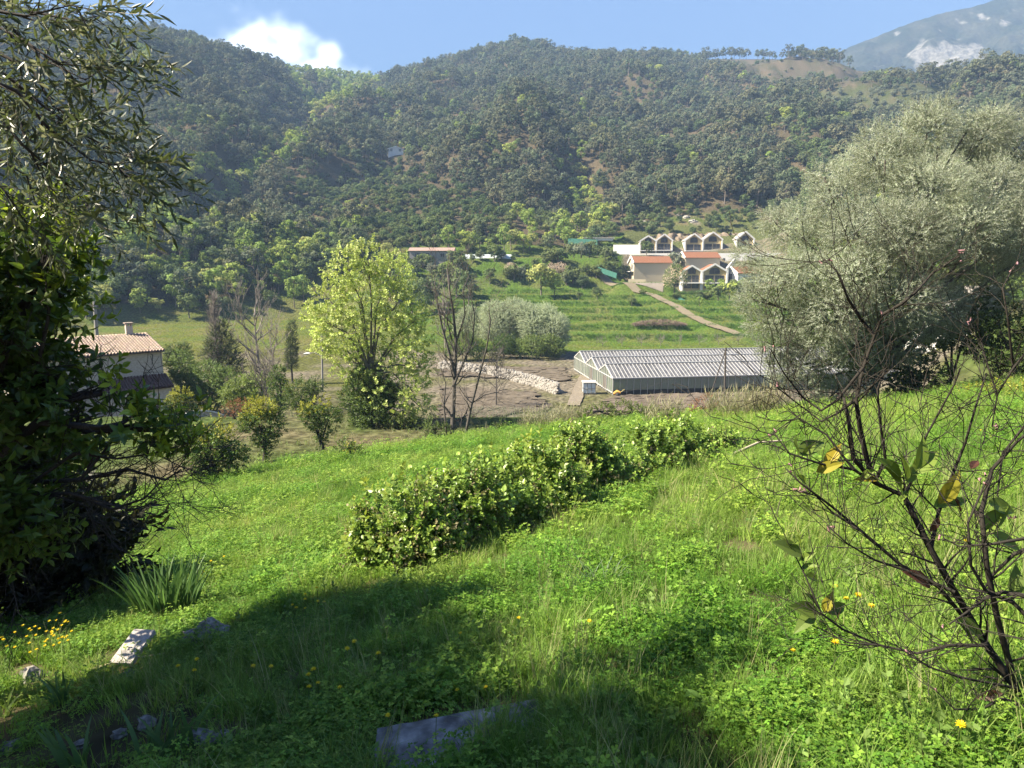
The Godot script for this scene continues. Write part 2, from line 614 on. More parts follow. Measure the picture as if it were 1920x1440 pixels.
# ---------- forest ----------
func clump_crown(mb: MB, clumps: Array, per: int, size: float, base: Color, vary: float, jitter := 0.55) -> void:
	var mid := Vector3.ZERO
	for k in clumps: mid += k[0] / clumps.size()
	for k in clumps:
		var c: Vector3 = k[0]
		var r: float = k[1]
		var f := rnd(1.0 - vary, 1.0 + vary)
		f *= 1.4
		mb.col = Color(base.r * f * rnd(0.93, 1.07), base.g * f, base.b * f)
		for i in per:
			var d := rdir()
			if d.y < -0.5: d.y = -d.y
			var p := c + Vector3(d.x, d.y * 0.8, d.z) * r * pow(rnd(0.15, 1.0), 0.35)
			var nn := (d * 0.9 + (p - mid).normalized() * 0.5 + rdir() * jitter).normalized()
			var x := nn.cross(rdir()).normalized() * size * rnd(0.6, 1.25)
			var y := nn.cross(x).normalized() * size * rnd(0.35, 0.8)
			mb.quad(p - x, p - y * rnd(0.6, 1.2), p + x, p + y)

func pine_mesh(seed_: int, tall: float, wide: float, base: Color) -> Array:
	rng.seed = seed_
	var tr := MB.new()
	var lean := Vector3(rnd(-0.6, 0.6), 0, rnd(-0.6, 0.6))
	tr.col = Color(1, 1, 1)
	var top := lean + Vector3(0, tall * 0.85, 0)
	tr.tube([Vector3(0, -0.6, 0), lean * 0.5 + Vector3(0, tall * 0.45, 0), top], [0.2, 0.15, 0.05], 5)
	var cl := []
	var mbc := MB.new()
	for i in 24:
		var a := rnd(0, TAU)
		var h := rnd(0.36, 0.98)
		var rr := wide * 0.5 * sqrt(maxf(0.05, 1.0 - pow((h - 0.6) / 0.45, 2.0))) * sqrt(rnd(0.2, 1.0))
		var c := Vector3(cos(a) * rr, tall * h, sin(a) * rr) + lean * h
		cl.append([c, wide * rnd(0.08, 0.2)])
		if i % 3 == 0:
			tr.tube([lean * h * 0.8 + Vector3(0, tall * h * 0.82, 0), c], [0.07, 0.02], 4)
	clump_crown(mbc, cl, 38, wide * 0.05, base, 0.2, 0.75)
	return [tr.commit(), mbc.commit()]

func broad_mesh(seed_: int, tall: float, wide: float, base: Color) -> Array:
	rng.seed = seed_
	var tr := MB.new()
	tr.tube([Vector3(0, -0.6, 0), Vector3(rnd(-0.2, 0.2), tall * 0.35, rnd(-0.2, 0.2)), Vector3(0, tall * 0.8, 0)], [0.17, 0.12, 0.04], 5)
	var cl := []
	for i in 26:
		var d := rdir()
		var rr := pow(rnd(0.2, 1.0), 0.4)
		var c := Vector3(d.x * wide * 0.36 * rr, tall * 0.55 + d.y * tall * 0.34 * rr, d.z * wide * 0.36 * rr)
		cl.append([c, wide * rnd(0.09, 0.2)])
	var mb := MB.new()
	clump_crown(mb, cl, 38, wide * 0.048, base, 0.22, 0.75)
	return [tr.commit(), mb.commit()]

var K := {}

func build_forest() -> void:
	var kinds := K
	kinds.pine = []
	for i in 6: kinds.pine.append(pine_mesh(100 + i, [8.5, 10.0, 7.5, 11.0, 9.0, 6.5][i], [7.6, 8.4, 7.0, 9.2, 9.6, 6.4][i], [Color(0.087, 0.104, 0.058), Color(0.080, 0.102, 0.058), Color(0.096, 0.104, 0.061), Color(0.087, 0.099, 0.064), Color(0.104, 0.107, 0.061), Color(0.072, 0.099, 0.052)][i]))
	kinds.oak = []
	for i in 4: kinds.oak.append(broad_mesh(200 + i, [7.0, 6.0, 8.0, 6.5][i], [6.0, 5.5, 6.5, 6.5][i], [Color(0.087, 0.116, 0.043), Color(0.109, 0.138, 0.051), Color(0.080, 0.109, 0.049), Color(0.102, 0.123, 0.058)][i]))
	kinds.fresh = []
	for i in 4: kinds.fresh.append(broad_mesh(300 + i, [8.0, 7.0, 9.5, 6.5][i], [7.0, 6.5, 6.0, 6.0][i], [Color(0.20, 0.25, 0.06), Color(0.23, 0.27, 0.065), Color(0.16, 0.22, 0.055), Color(0.23, 0.25, 0.085)][i]))
	kinds.shrub = []
	for i in 4: kinds.shrub.append(broad_mesh(400 + i, [3.2, 2.6, 3.8, 2.4][i], [4.2, 3.6, 4.4, 3.4][i], [Color(0.07, 0.095, 0.032), Color(0.09, 0.11, 0.04), Color(0.06, 0.09, 0.034), Color(0.11, 0.115, 0.05)][i]))
	kinds.grey = []
	for i in 2: kinds.grey.append(broad_mesh(500 + i, [4.2, 3.6][i], [4.4, 4.0][i], [Color(0.13, 0.145, 0.10), Color(0.115, 0.135, 0.085)][i]))
	var info := {
		"pine": ["pine_tree", "grey-green pine in the wood on the hillside", "pine tree", "pines of the wooded hillside"],
		"oak": ["evergreen_oak", "dark rounded evergreen oak in the wood on the hillside", "oak tree", "evergreen oaks of the wooded hillside"],
		"fresh": ["broadleaf_tree", "broadleaf tree in fresh yellow-green leaf in the wood on the hillside", "tree", "fresh green trees of the wooded hillside"],
		"shrub": ["scrub_bush", "low rounded bush in the scrub on the hillside", "bush", "bushes of the hillside scrub"],
		"grey": ["hillside_olive", "small grey-green olive on the high terraced slope", "olive tree", "olives of the high terraced slope"]}
	rng.seed = 77
	var found := {"pine": [], "oak": [], "fresh": [], "shrub": [], "grey": []}
	var r := 196.0
	while r < 1010.0:
		var gap := 5.5 + r * 0.0014
		r += gap
		var a := -0.78
		while a < 0.80:
			a += gap / r
			var rr := r + rnd(-0.45, 0.45) * gap
			var aa := a + rnd(-0.45, 0.45) * gap / r
			var t := hill_t(rr, aa)
			if t < 0.0 or t > 1.03: continue
			var x := rr * sin(aa)
			var u := rr * cos(aa)
			var p := gp(x, u)
			var q := proj(p + Vector3(0, 4, 0))
			if q.x < -120 or q.x > 2040: continue
			var kind := "pine"
			var n := noise2.get_noise_2d(x * 0.018 + 3.0, u * 0.018)
			var n2 := noise.get_noise_2d(x * 0.05, u * 0.05 + 9.0)
			if n > 0.22 and t < 0.6: kind = "oak"
			if n2 > 0.42: kind = "fresh"
			if t < 0.09 and q.x < 1150.0: kind = "fresh" if n2 > -0.15 else "oak"
			var scale := rnd(0.7, 1.35)
			for f in FRESH:
				if in_poly(q, f): kind = "fresh"
			if in_poly(q, MAQUIS): kind = "shrub" if n2 < 0.33 else "oak"
			if in_poly(q, CLEARING):
				if rnd(0, 1) < 0.86: continue
				kind = "shrub"
			if in_poly(q, OLIVE_SLOPE): kind = "grey"
			if in_poly(q, CUT):
				if rnd(0, 1) < 0.3: continue
				kind = "shrub"
			if q.x > 722 and q.x < 762 and q.y > 275 and q.y < 292 and rr > 395.0: continue   # the clearing round the white house
			if t < 0.05 and q.x > 1150 and q.x < 1480: continue
			if q.x > 1480 and q.x < 1560 and t < 0.25: kind = "oak"
			found[kind].append([u, p, scale, rnd(0, TAU), rng.randi() % 1000])
	for i in 2600:
		var px := rnd(500, 1000)
		var py := rnd(300, 470)
		if not in_poly(Vector2(px, py), MAQUIS): continue
		var d := ray(px, py)
		var an := atan2(d.x, 1.0)
		var rr := rnd(235, 430)
		var p := gp(rr * sin(an), rr * cos(an))
		if not in_poly(proj(p + Vector3(0, 2, 0)), MAQUIS) or hill_t(rr, an) < 0.0: continue
		found.shrub.append([rr, p, rnd(0.7, 1.25), rnd(0, TAU), rng.randi() % 1000])
	for i in 520:
		var an := rnd(-0.62, -0.2)
		var rr := rnd(205, 330)
		if hill_t(rr, an) < 0.01: continue
		found[["oak", "oak", "pine", "fresh"][rng.randi() % 4]].append([rr, gp(rr * sin(an), rr * cos(an)), rnd(0.7, 1.15), rnd(0, TAU), rng.randi() % 1000])
	for i in 420:
		var px := rnd(1165, 1470)
		var uu := rnd(274, 345)
		var x := (px - 960.0) / FOCAL * uu
		if noise2.get_noise_2d(x * 0.06, uu * 0.12) < -0.1: continue
		found["oak" if rnd(0, 1) < 0.4 else "shrub"].append([uu, gp(x, uu), rnd(0.45, 0.95), rnd(0, TAU), rng.randi() % 1000])
	for i in 6500:
		var f: Array = FRESH[rng.randi() % FRESH.size()]
		var an := rnd(-0.55, 0.1)
		var rr := rnd(215, 930)
		if hill_t(rr, an) < 0.02 or hill_t(rr, an) > 1.0: continue
		var p := gp(rr * sin(an), rr * cos(an))
		if not in_poly(proj(p + Vector3(0, 4, 0)), f): continue
		found.fresh.append([rr, p, rnd(0.75, 1.2), rnd(0, TAU), rng.randi() % 1000])
	# umbrella pines standing clear along the crest
	for s in [[1356, 96], [1372, 92], [1390, 95], [1400, 93], [1424, 92], [1433, 94], [1450, 92], [1478, 96], [1487, 97], [1507, 98], [1522, 100], [1545, 102], [1575, 104], [1592, 102], [1100, 92], [1118, 92], [1160, 90], [1175, 88], [1085, 90]]:
		var d := ray(s[0], s[1])
		var h := Vector2(d.x, 1).length()
		var an := atan2(d.x, 1.0)
		var rr := lookup(ridge, an).x - 4.0
		found.pine.append([50.0, gp(rr * sin(an), rr * cos(an)), rnd(1.0, 1.25), rnd(0, TAU), rng.randi() % 1000])
	for kind in found:
		var list: Array = found[kind]
		list.sort_custom(func(p, q): return p[0] < q[0])
		var d: Array = info[kind]
		var single := mini(list.size(), {"pine": 300, "oak": 260, "fresh": 260, "shrub": 200, "grey": 120}[kind])
		var protos := []
		for v in kinds[kind].size():
			protos.append(null)
		for i in single:
			var e: Array = list[i]
			var v: int = e[4] % kinds[kind].size()
			var o: Node3D
			if protos[v] == null:
				o = thing(d[0], d[1], d[2], Vector3.ZERO, d[3])
				part(o, "trunk", kinds[kind][v][0], M.far_bark)
				part(o, "crown", kinds[kind][v][1], M.fresh_leaf if kind == "fresh" else M.far_leaf)
				protos[v] = o
			else:
				o = protos[v].duplicate()
				o.name = numbered(d[0])
				add_child(o)
			o.position = e[1]
			o.rotation.y = e[3]
			o.scale = Vector3.ONE * e[2]
		if list.size() > single:
			var mass := thing(d[0] + "_wood", "far wood of many " + {"pine": "grey-green pines", "oak": "dark evergreen oaks", "fresh": "fresh green broadleaf trees", "shrub": "low bushes", "grey": "small grey olives"}[kind] + " covering the hillside", "wood", Vector3.ZERO, "", "stuff")
			for v in kinds[kind].size():
				var where := []
				var tints := []
				for i in range(single, list.size()):
					var e: Array = list[i]
					if e[4] % kinds[kind].size() != v: continue
					where.append(Transform3D(Basis.from_euler(Vector3(0, e[3], 0)).scaled(Vector3.ONE * e[2]), e[1]))
					var f := 0.82 + 0.36 * fposmod(e[4] * 0.137, 1.0)
					tints.append(Color(f * (0.95 + 0.1 * fposmod(e[4] * 0.071, 1.0)), f, f))
				if where:
					scatter(mass, "crowns", kinds[kind][v][1], M.fresh_leaf if kind == "fresh" else M.far_leaf, where, tints)
					scatter(mass, "trunks", kinds[kind][v][0], M.far_bark, where)

# ---------- plants ----------
var S := {}

func sprig(seed_: int, ln: float, count: int, leaf_l: float, leaf_w: float, cols: Array, spread := 0.9, rows := 1, stem_r := 0.003, droop := 0.12, tipcol := Color(0, 0, 0, 0)) -> ArrayMesh:
	rng.seed = seed_
	var mb := MB.new()
	mb.col = Color(0.10, 0.085, 0.04)
	var bend := Vector3(rnd(-0.15, 0.15), 0, rnd(-0.15, 0.15)) * ln
	mb.tube([Vector3.ZERO, Vector3(0, ln * 0.5, 0) + bend * 0.3, Vector3(0, ln, 0) + bend], [stem_r, stem_r * 0.8, stem_r * 0.4], 3, false)
	for i in count:
		var t := (i + 0.6) / count
		var a := i * 2.4 + rnd(-0.4, 0.4)
		var o := Vector3(cos(a), 0, sin(a))
		var base := Vector3(0, ln * t, 0) + bend * t * t
		var d := (o * spread + Vector3(0, rnd(0.25, 0.9) + 0.5 * t, 0)).normalized()
		var c: Color = cols[rng.randi() % cols.size()]
		if tipcol.a > 0.0 and t > 0.6: c = c.lerp(tipcol, (t - 0.6) * 2.2)
		var f := rnd(0.75, 1.2) * 1.5
		mb.col = Color(c.r * f, c.g * f, c.b * f)
		mb.leaf(base, d, (Vector3.UP + rdir() * 0.5), leaf_l * rnd(0.7, 1.15), leaf_w * rnd(0.8, 1.15), rnd(0.05, 0.25), rnd(0.0, droop * 2.0), rows)
	return mb.commit()

func make_sprigs() -> void:
	S.plane = [sprig(1, 0.5, 11, 0.15, 0.13, [Color(0.31, 0.37, 0.11), Color(0.28, 0.35, 0.095), Color(0.35, 0.39, 0.14)], 1.0), sprig(2, 0.45, 10, 0.14, 0.12, [Color(0.34, 0.39, 0.13), Color(0.29, 0.36, 0.10)], 1.1)]
	S.olive = [sprig(3, 0.42, 22, 0.066, 0.020, [Color(0.19, 0.22, 0.155), Color(0.28, 0.305, 0.245), Color(0.33, 0.35, 0.30), Color(0.23, 0.265, 0.175)], 0.8), sprig(4, 0.36, 18, 0.066, 0.021, [Color(0.21, 0.25, 0.17), Color(0.29, 0.32, 0.255), Color(0.35, 0.37, 0.31)], 0.9)]
	S.olive_near = [sprig(5, 0.30, 13, 0.078, 0.017, [Color(0.055, 0.07, 0.032), Color(0.07, 0.085, 0.045), Color(0.15, 0.16, 0.12)], 0.8, 3, 0.0018), sprig(6, 0.34, 15, 0.075, 0.016, [Color(0.05, 0.068, 0.03), Color(0.07, 0.09, 0.045), Color(0.14, 0.16, 0.11)], 0.75, 3, 0.0018)]
	S.citrus = [sprig(7, 0.22, 9, 0.11, 0.052, [Color(0.055, 0.095, 0.018), Color(0.07, 0.115, 0.02), Color(0.045, 0.08, 0.018)], 1.0, 3, 0.003, 0.18), sprig(8, 0.25, 10, 0.10, 0.05, [Color(0.05, 0.09, 0.018), Color(0.08, 0.125, 0.02)], 1.0, 3, 0.003, 0.18)]
	S.citrus_backlit = [sprig(9, 0.2, 9, 0.09, 0.042, [Color(0.14, 0.19, 0.02), Color(0.17, 0.22, 0.025)], 0.8, 3, 0.003, 0.1)]  # brighter green, light of backlit citrus leaves put into the colour
	S.laurel = [sprig(10, 0.16, 10, 0.058, 0.04, [Color(0.12, 0.19, 0.035), Color(0.14, 0.22, 0.04), Color(0.10, 0.165, 0.035)], 1.0, 2, 0.002, 0.15, Color(0.20, 0.28, 0.05, 1)), sprig(11, 0.18, 11, 0.055, 0.038, [Color(0.12, 0.19, 0.035), Color(0.15, 0.22, 0.045)], 1.0, 2, 0.002, 0.15, Color(0.28, 0.34, 0.06, 1))]
	S.dry = [sprig(12, 0.22, 9, 0.045, 0.03, [Color(0.13, 0.125, 0.045), Color(0.11, 0.125, 0.04), Color(0.16, 0.14, 0.07)], 0.9, 1, 0.002)]
	S.ivy = [sprig(13, 0.3, 10, 0.10, 0.09, [Color(0.05, 0.085, 0.02), Color(0.065, 0.10, 0.025), Color(0.045, 0.075, 0.018)], 1.0, 1, 0.003), sprig(14, 0.28, 9, 0.10, 0.085, [Color(0.06, 0.095, 0.022), Color(0.08, 0.12, 0.03)], 1.0, 1, 0.003)]
	S.ivy_gold = [sprig(15, 0.28, 10, 0.10, 0.08, [Color(0.25, 0.23, 0.03), Color(0.21, 0.22, 0.03), Color(0.16, 0.19, 0.03)], 1.0, 1, 0.003)]
	S.bush = [sprig(16, 0.55, 13, 0.17, 0.11, [Color(0.075, 0.11, 0.03), Color(0.09, 0.125, 0.035), Color(0.06, 0.095, 0.028)], 1.0), sprig(17, 0.5, 12, 0.16, 0.10, [Color(0.08, 0.115, 0.03), Color(0.10, 0.14, 0.04)], 1.0)]
	S.bush_light = [sprig(18, 0.55, 12, 0.17, 0.11, [Color(0.13, 0.17, 0.045), Color(0.15, 0.18, 0.05), Color(0.11, 0.15, 0.04)], 1.0)]
	S.grey = [sprig(19, 0.7, 18, 0.17, 0.06, [Color(0.15, 0.175, 0.115), Color(0.19, 0.21, 0.155), Color(0.13, 0.16, 0.095)], 0.8)]
	S.rust = [sprig(20, 0.4, 12, 0.10, 0.06, [Color(0.22, 0.09, 0.05), Color(0.26, 0.12, 0.06), Color(0.15, 0.08, 0.04)], 1.0)]
	S.reed = [sprig(21, 1.0, 12, 0.5, 0.022, [Color(0.22, 0.205, 0.13), Color(0.19, 0.19, 0.11), Color(0.15, 0.17, 0.08)], 0.4, 2, 0.005, 0.25)]
	S.dark = [sprig(22, 0.7, 16, 0.16, 0.08, [Color(0.03, 0.042, 0.018), Color(0.04, 0.055, 0.02), Color(0.05, 0.05, 0.03)], 0.7)]
	S.needle = [sprig(23, 0.5, 18, 0.16, 0.03, [Color(0.035, 0.05, 0.022), Color(0.045, 0.06, 0.026)], 0.4)]
	S.blossom = [sprig(24, 0.5, 14, 0.14, 0.11, [Color(0.55, 0.42, 0.38), Color(0.6, 0.5, 0.45), Color(0.12, 0.14, 0.05)], 1.0)]

func leaves(o: Node3D, called: String, base: Vector3, blobs: Array, kinds: Array, density: float, size: Vector2, tint: Color, vary := 0.2, hang := 0.0, material: Material = null, gap := -0.25, inner := 0.3) -> void:
	# sprigs through the outer half of a crown made of overlapping rounded masses
	var w := []
	var t := []
	for k in kinds.size():
		w.append([]); t.append([])
	for b in blobs:
		var c: Vector3 = b[0]
		var r: Vector3 = b[1]
		var area := 4.0 * PI * pow(r.x * r.y * r.z, 2.0 / 3.0)
		var bf := rnd(1.0 - vary * 0.6, 1.0 + vary * 0.6)
		for i in int(area * density):
			var d := rdir()
			var f := pow(rnd(inner, 1.0), 0.5)
			var p := c + Vector3(d.x * r.x, d.y * r.y, d.z * r.z) * f
			if noise.get_noise_3d((p.x + base.x) * 0.9, p.y * 0.9, (p.z + base.z) * 0.9) < gap: continue
			var dir := d + rdir() * 0.7 + Vector3(0, 0.35 - hang, 0)
			var k := rng.randi() % kinds.size()
			w[k].append(facing(dir, rnd(0, TAU), rnd(size.x, size.y), p))
			var v := bf * rnd(1.0 - vary, 1.0 + vary)
			t[k].append(Color(tint.r * v, tint.g * v, tint.b * v))
	for k in kinds.size():
		if w[k]: scatter(o, called, kinds[k], material if material else M.leaf, w[k], t[k])

func limbs(o: Node3D, blobs: Array, start: Vector3, fork: Vector3, r: float, m: Material, subs := 5, called := "branches") -> void:
	var tr := MB.new()
	var mid := start.lerp(fork, 0.5) + Vector3(rnd(-1, 1), 0, rnd(-1, 1)) * r
	tr.tube([start - Vector3(0, r, 0), start + Vector3(0, r, 0), mid, fork], [r * 1.5, r * 1.15, r * 0.95, r * 0.8], 8)
	part(o, "trunk", tr.commit(), m)
	var mb := MB.new()
	for b in blobs:
		var c: Vector3 = b[0]
		var bend := fork.lerp(c, 0.5) + Vector3(0, fork.distance_to(c) * 0.12, 0) + rdir() * fork.distance_to(c) * 0.06
		mb.tube([fork - (fork - start) * 0.1, bend, c], [r * 0.55, r * 0.34, r * 0.18], 6)
		for i in subs:
			var d := rdir()
			d.y = absf(d.y) * 0.8 + 0.1
			var rr: Vector3 = b[1]
			var e := c + Vector3(d.x * rr.x, d.y * rr.y, d.z * rr.z) * 0.85
			var s := bend.lerp(c, rnd(0.3, 1.0))
			mb.tube([s, s.lerp(e, 0.5) + rdir() * 0.08 * rr.x, e], [r * 0.16, r * 0.1, r * 0.03], 4)
	part(o, called, mb.commit(), m)

func pix_blobs(list: Array, u: float, base: Vector3, depth := 1.0) -> Array:
	# rounded masses read off the photograph: pixel, pixel, radius in pixels, metres nearer or farther
	var out := []
	for b in list:
		var du: float = b[3] if b.size() > 3 else rnd(-0.5, 0.5) * b[2] * u / FOCAL
		var p := P(b[0], b[1], u + du)
		var r: float = b[2] * u / FOCAL
		out.append([p - base, Vector3(r, r * 0.92, r * depth)])
	return out

func grow(mb: MB, p: Vector3, dir: Vector3, ln: float, r: float, level: int, split := 3, up := 0.25, wild := 0.45, sides := 5, minr := 0.002) -> void:
	var pts := [p]
	var rs := [r]
	var n := 4
	var d := dir.normalized()
	for i in n:
		d = (d + rdir() * wild * 0.35 + Vector3(0, up * 0.25, 0)).normalized()
		p += d * ln / n
		pts.append(p)
		rs.append(maxf(r * (1.0 - 0.55 * (i + 1) / n), minr))
	mb.tube(pts, rs, sides if level > 1 else 4 if level > 0 else 3)
	if level <= 0: return
	for k in split:
		var t := rnd(0.35, 1.0) if k > 0 else 1.0
		var i := clampi(int(t * n), 1, n)
		var nd := (d + rdir() * wild * 1.8 + Vector3(0, up, 0)).normalized()
		grow(mb, pts[i], nd, ln * rnd(0.55, 0.8), maxf(rs[i] * rnd(0.6, 0.8), minr), level - 1, split, up, wild, sides, minr)

func tree(called: String, label: String, cat: String, base: Vector3, fork: Vector3, blobs: Array, kinds: Array, density: float, size: Vector2, tint: Color, r: float, group := "", bark: Material = null, hang := 0.0, gap := -0.25, vary := 0.2) -> Node3D:
	var o := thing(called, label, cat, base, group)
	limbs(o, blobs, Vector3.ZERO, fork, r, bark if bark else M.bark)
	leaves(o, "crown", base, blobs, kinds, density, size, tint, vary, hang, null, gap)
	return o

func stock(kind: String, v: int, called: String, label: String, cat: String, at: Vector3, tall: float, wide := 1.0, group := "") -> Node3D:
	# a far tree of one of the forest's kinds, set to a height in metres
	var o := thing(called, label, cat, at, group)
	var e: Array = K[kind][v % K[kind].size()]
	part(o, "trunk", e[0], M.far_bark)
	part(o, "crown", e[1], M.far_leaf)
	var s: float = tall / e[1].get_aabb().end.y
	o.scale = Vector3(s * wide, s, s * wide)
	o.rotation.y = v * 1.7
	return o

# ---------- valley ----------
func drape(pts: Array, width: float, lift: float, col: Color, edge := 0.25) -> ArrayMesh:
	# a strip laid along points on the ground, with uneven edges
	var gv := PackedVector3Array()
	var gc := PackedColorArray()
	var gi := PackedInt32Array()
	var line := []
	for i in pts.size() - 1:
		var a: Vector3 = pts[i]
		var b: Vector3 = pts[i + 1]
		var n := maxi(2, int(a.distance_to(b) / 1.0))
		for k in n: line.append(a.lerp(b, float(k) / n))
	line.append(pts[-1])
	var cols := 7
	for i in line.size():
		var t: Vector3 = line[mini(i + 1, line.size() - 1)] - line[maxi(i - 1, 0)]
		t.y = 0
		var s := t.normalized().cross(Vector3.UP)
		var w := width * (1.0 + edge * noise2.get_noise_1d(i * 0.35))
		for k in cols:
			var p: Vector3 = line[i] + s * w * (float(k) / (cols - 1) - 0.5)
			gv.append(Vector3(p.x, H(p.x, -p.z) + lift, p.z))
			var f := 0.85 + 0.3 * absf(noise2.get_noise_2d(p.x, p.z))
			gc.append(Color(col.r * f, col.g * f, col.b * f))
	for i in line.size() - 1:
		for k in cols - 1:
			var a := i * cols + k
			gi.append_array([a, a + cols, a + 1, a + 1, a + cols, a + cols + 1])
	# keep the faces looking up
	if (gv[gi[2]] - gv[gi[0]]).cross(gv[gi[1]] - gv[gi[0]]).y < 0.0:
		for i in range(0, gi.size(), 3):
			var x := gi[i + 1]
			gi[i + 1] = gi[i + 2]
			gi[i + 2] = x
	return sheet(gv, gc, gi)

func plot(corners: Array, lift: float, col: Color, furrow := 0.0) -> ArrayMesh:
	# a bed of tilled soil between four pixels; furrows run along its long side
	var c := []
	for q in corners: c.append(G(q[0], q[1], 50.0))
	var gv := PackedVector3Array()
	var gc := PackedColorArray()
	var gi := PackedInt32Array()
	var nx := 40
	var ny := 60
	for j in ny + 1:
		for i in nx + 1:
			var a: Vector3 = c[0].lerp(c[1], float(i) / nx)
			var b: Vector3 = c[3].lerp(c[2], float(i) / nx)
			var p := a.lerp(b, float(j) / ny)
			p.x += noise2.get_noise_2d(p.x * 0.4, p.z * 0.4) * 1.2
			p.z += noise2.get_noise_2d(p.x * 0.4 + 30.0, p.z * 0.4) * 1.2
			var f := 0.5 + 0.5 * sin(j * TAU / 6.0)
			gv.append(Vector3(p.x, H(p.x, -p.z) + lift + f * furrow, p.z))
			var v := 0.85 + 0.4 * noise2.get_noise_2d(p.x * 0.6, p.z * 0.6)
			gc.append(Color(col.r * v, col.g * v, col.b * v))
	for j in ny:
		for i in nx:
			var a := j * (nx + 1) + i
			gi.append_array([a, a + 1, a + nx + 1, a + 1, a + nx + 2, a + nx + 1])
	if (gv[gi[2]] - gv[gi[0]]).cross(gv[gi[1]] - gv[gi[0]]).y < 0.0:
		for i in range(0, gi.size(), 3):
			var x := gi[i + 1]
			gi[i + 1] = gi[i + 2]
			gi[i + 2] = x
	return sheet(gv, gc, gi)

func build_greenhouse() -> void:
	var white := mat(Color(0.40, 0.40, 0.39), 0.6)
	var glass := mat(Color(0.22, 0.22, 0.225), 0.45, true, 0.0, 0.45)
	grain(glass, 0.02, Vector3(0.16, 0.16, 0.16), 0.5)
	var side := StandardMaterial3D.new()
	side.albedo_color = Color(0.56, 0.60, 0.54, 0.55)
	side.transparency = BaseMaterial3D.TRANSPARENCY_ALPHA
	side.roughness = 0.3
	var plinth := grain(mat(Color(0.05, 0.05, 0.048), 0.9), 0.05, Vector3(0.5, 0.5, 0.5), 0.5)
	var A := G(1149, 741, 60.0)
	var B := G(1440, 733, 60.0)
	var o := thing("greenhouse", "long white-framed glass greenhouse with three ridged roofs on the valley floor", "greenhouse", A)
	var ax := B - A
	ax.y = 0
	ax = ax.normalized()
	o.rotation.y = atan2(-ax.z, ax.x)      # local x along the house, local -z away
	var L := 40.0
	var W := 7.0
	var E := 2.15
	var R := 3.45
	var floor_ := mat(Color(0.22, 0.17, 0.12), 1.0)
	var fb := MB.new()
	fb.quad(Vector3(0.1, 0.06, -0.1), Vector3(0.1, 0.06, -20.9), Vector3(L - 0.1, 0.06, -20.9), Vector3(L - 0.1, 0.06, -0.1))
	part(o, "floor", fb.commit(), floor_)
	for s in 3:
		var z0 := -W * s
		var zr := z0 - W * 0.5
		var z1 := z0 - W
		var front := MB.new()
		for i in 78:
			var f := rnd(0.72, 1.0)
			front.col = Color(f, f, f * rnd(0.96, 1.03))
			front.quad(Vector3(L * i / 78.0, E, z0), Vector3(L * i / 78.0, R, zr), Vector3(L * (i + 1) / 78.0, R, zr), Vector3(L * (i + 1) / 78.0, E, z0))
		part(o, "roof_glass", front.commit(), glass)
		var back := MB.new()
		back.quad(Vector3(0, R, zr), Vector3(0, E, z1), Vector3(L, E, z1), Vector3(L, R, zr))
		part(o, "roof_glass", back.commit(), glass)
		var bar := MB.new()
		var n := 78
		for i in n + 1:
			var x := L * i / n
			bar.bar(Vector3(x, E + 0.03, z0), Vector3(x, R + 0.03, zr), 0.07, 0.05)
			bar.bar(Vector3(x, R + 0.03, zr), Vector3(x, E + 0.03, z1), 0.07, 0.05)
		part(o, "glazing_bars", bar.commit(), white)
		var rb := MB.new()
		rb.bar(Vector3(-0.1, R + 0.08, zr), Vector3(L, R + 0.08, zr), 0.2, 0.12)
		part(o, "ridge_cap", rb.commit(), white)
		var gt := MB.new()
		gt.bar(Vector3(-0.1, E, z0 + 0.03), Vector3(L, E, z0 + 0.03), 0.16, 0.14)
		part(o, "gutter", gt.commit(), white)
		# gable end
		var gg := MB.new()
		gg.quad(Vector3(0, 0.3, z0), Vector3(0, 0.3, z1), Vector3(0, E, z1), Vector3(0, E, z0))
		gg.tri(Vector3(0, E, z0), Vector3(0, E, z1), Vector3(0, R, zr))
		part(o, "gable_glass", gg.commit(), side)
		var gf := MB.new()
		for i in 9:
			var z := lerpf(z0 - 0.05, z1 + 0.05, i / 8.0)
			var top := E + (R - E) * (1.0 - absf(z - zr) / (W * 0.5))
			gf.bar(Vector3(-0.04, 0, z), Vector3(-0.04, top, z), 0.09, 0.09, Vector3.RIGHT)
		gf.bar(Vector3(-0.05, E, z0), Vector3(-0.05, E, z1), 0.1, 0.1)
		gf.bar(Vector3(-0.05, E, z0), Vector3(-0.05, R, zr), 0.1, 0.14)
		gf.bar(Vector3(-0.05, R, zr), Vector3(-0.05, E, z1), 0.1, 0.14)
		gf.bar(Vector3(-0.05, 0.3, z0), Vector3(-0.05, 0.3, z1), 0.1, 0.1)
		part(o, "gable_frame", gf.commit(), white)
		if s < 2:
			var d := part(o, "door", null)
			var db := MB.new()
			db.box(Vector3(-0.09, 0.05, zr - 0.7), Vector3(-0.05, 1.95, zr + 0.7))
			d.mesh = db.commit()
			d.material_override = mat(Color(0.12, 0.10, 0.08), 0.7)
			var df := MB.new()
			for zz in [zr - 0.75, zr, zr + 0.75]: df.bar(Vector3(-0.12, 0, zz), Vector3(-0.12, 2.0, zz), 0.07, 0.07, Vector3.RIGHT)
			part(d, "door_frame", df.commit(), white)
	# long wall towards the meadow, its panes one by one
	var pane := MB.new()
	pane.box(Vector3(0.04, 0.62, -0.02), Vector3(0.86, E - 0.1, 0.0))
	var pm := pane.commit()
	var post := MB.new()
	post.box(Vector3(-0.025, 0, -0.02), Vector3(0.025, E, 0.05))
	var sm_ := post.commit()
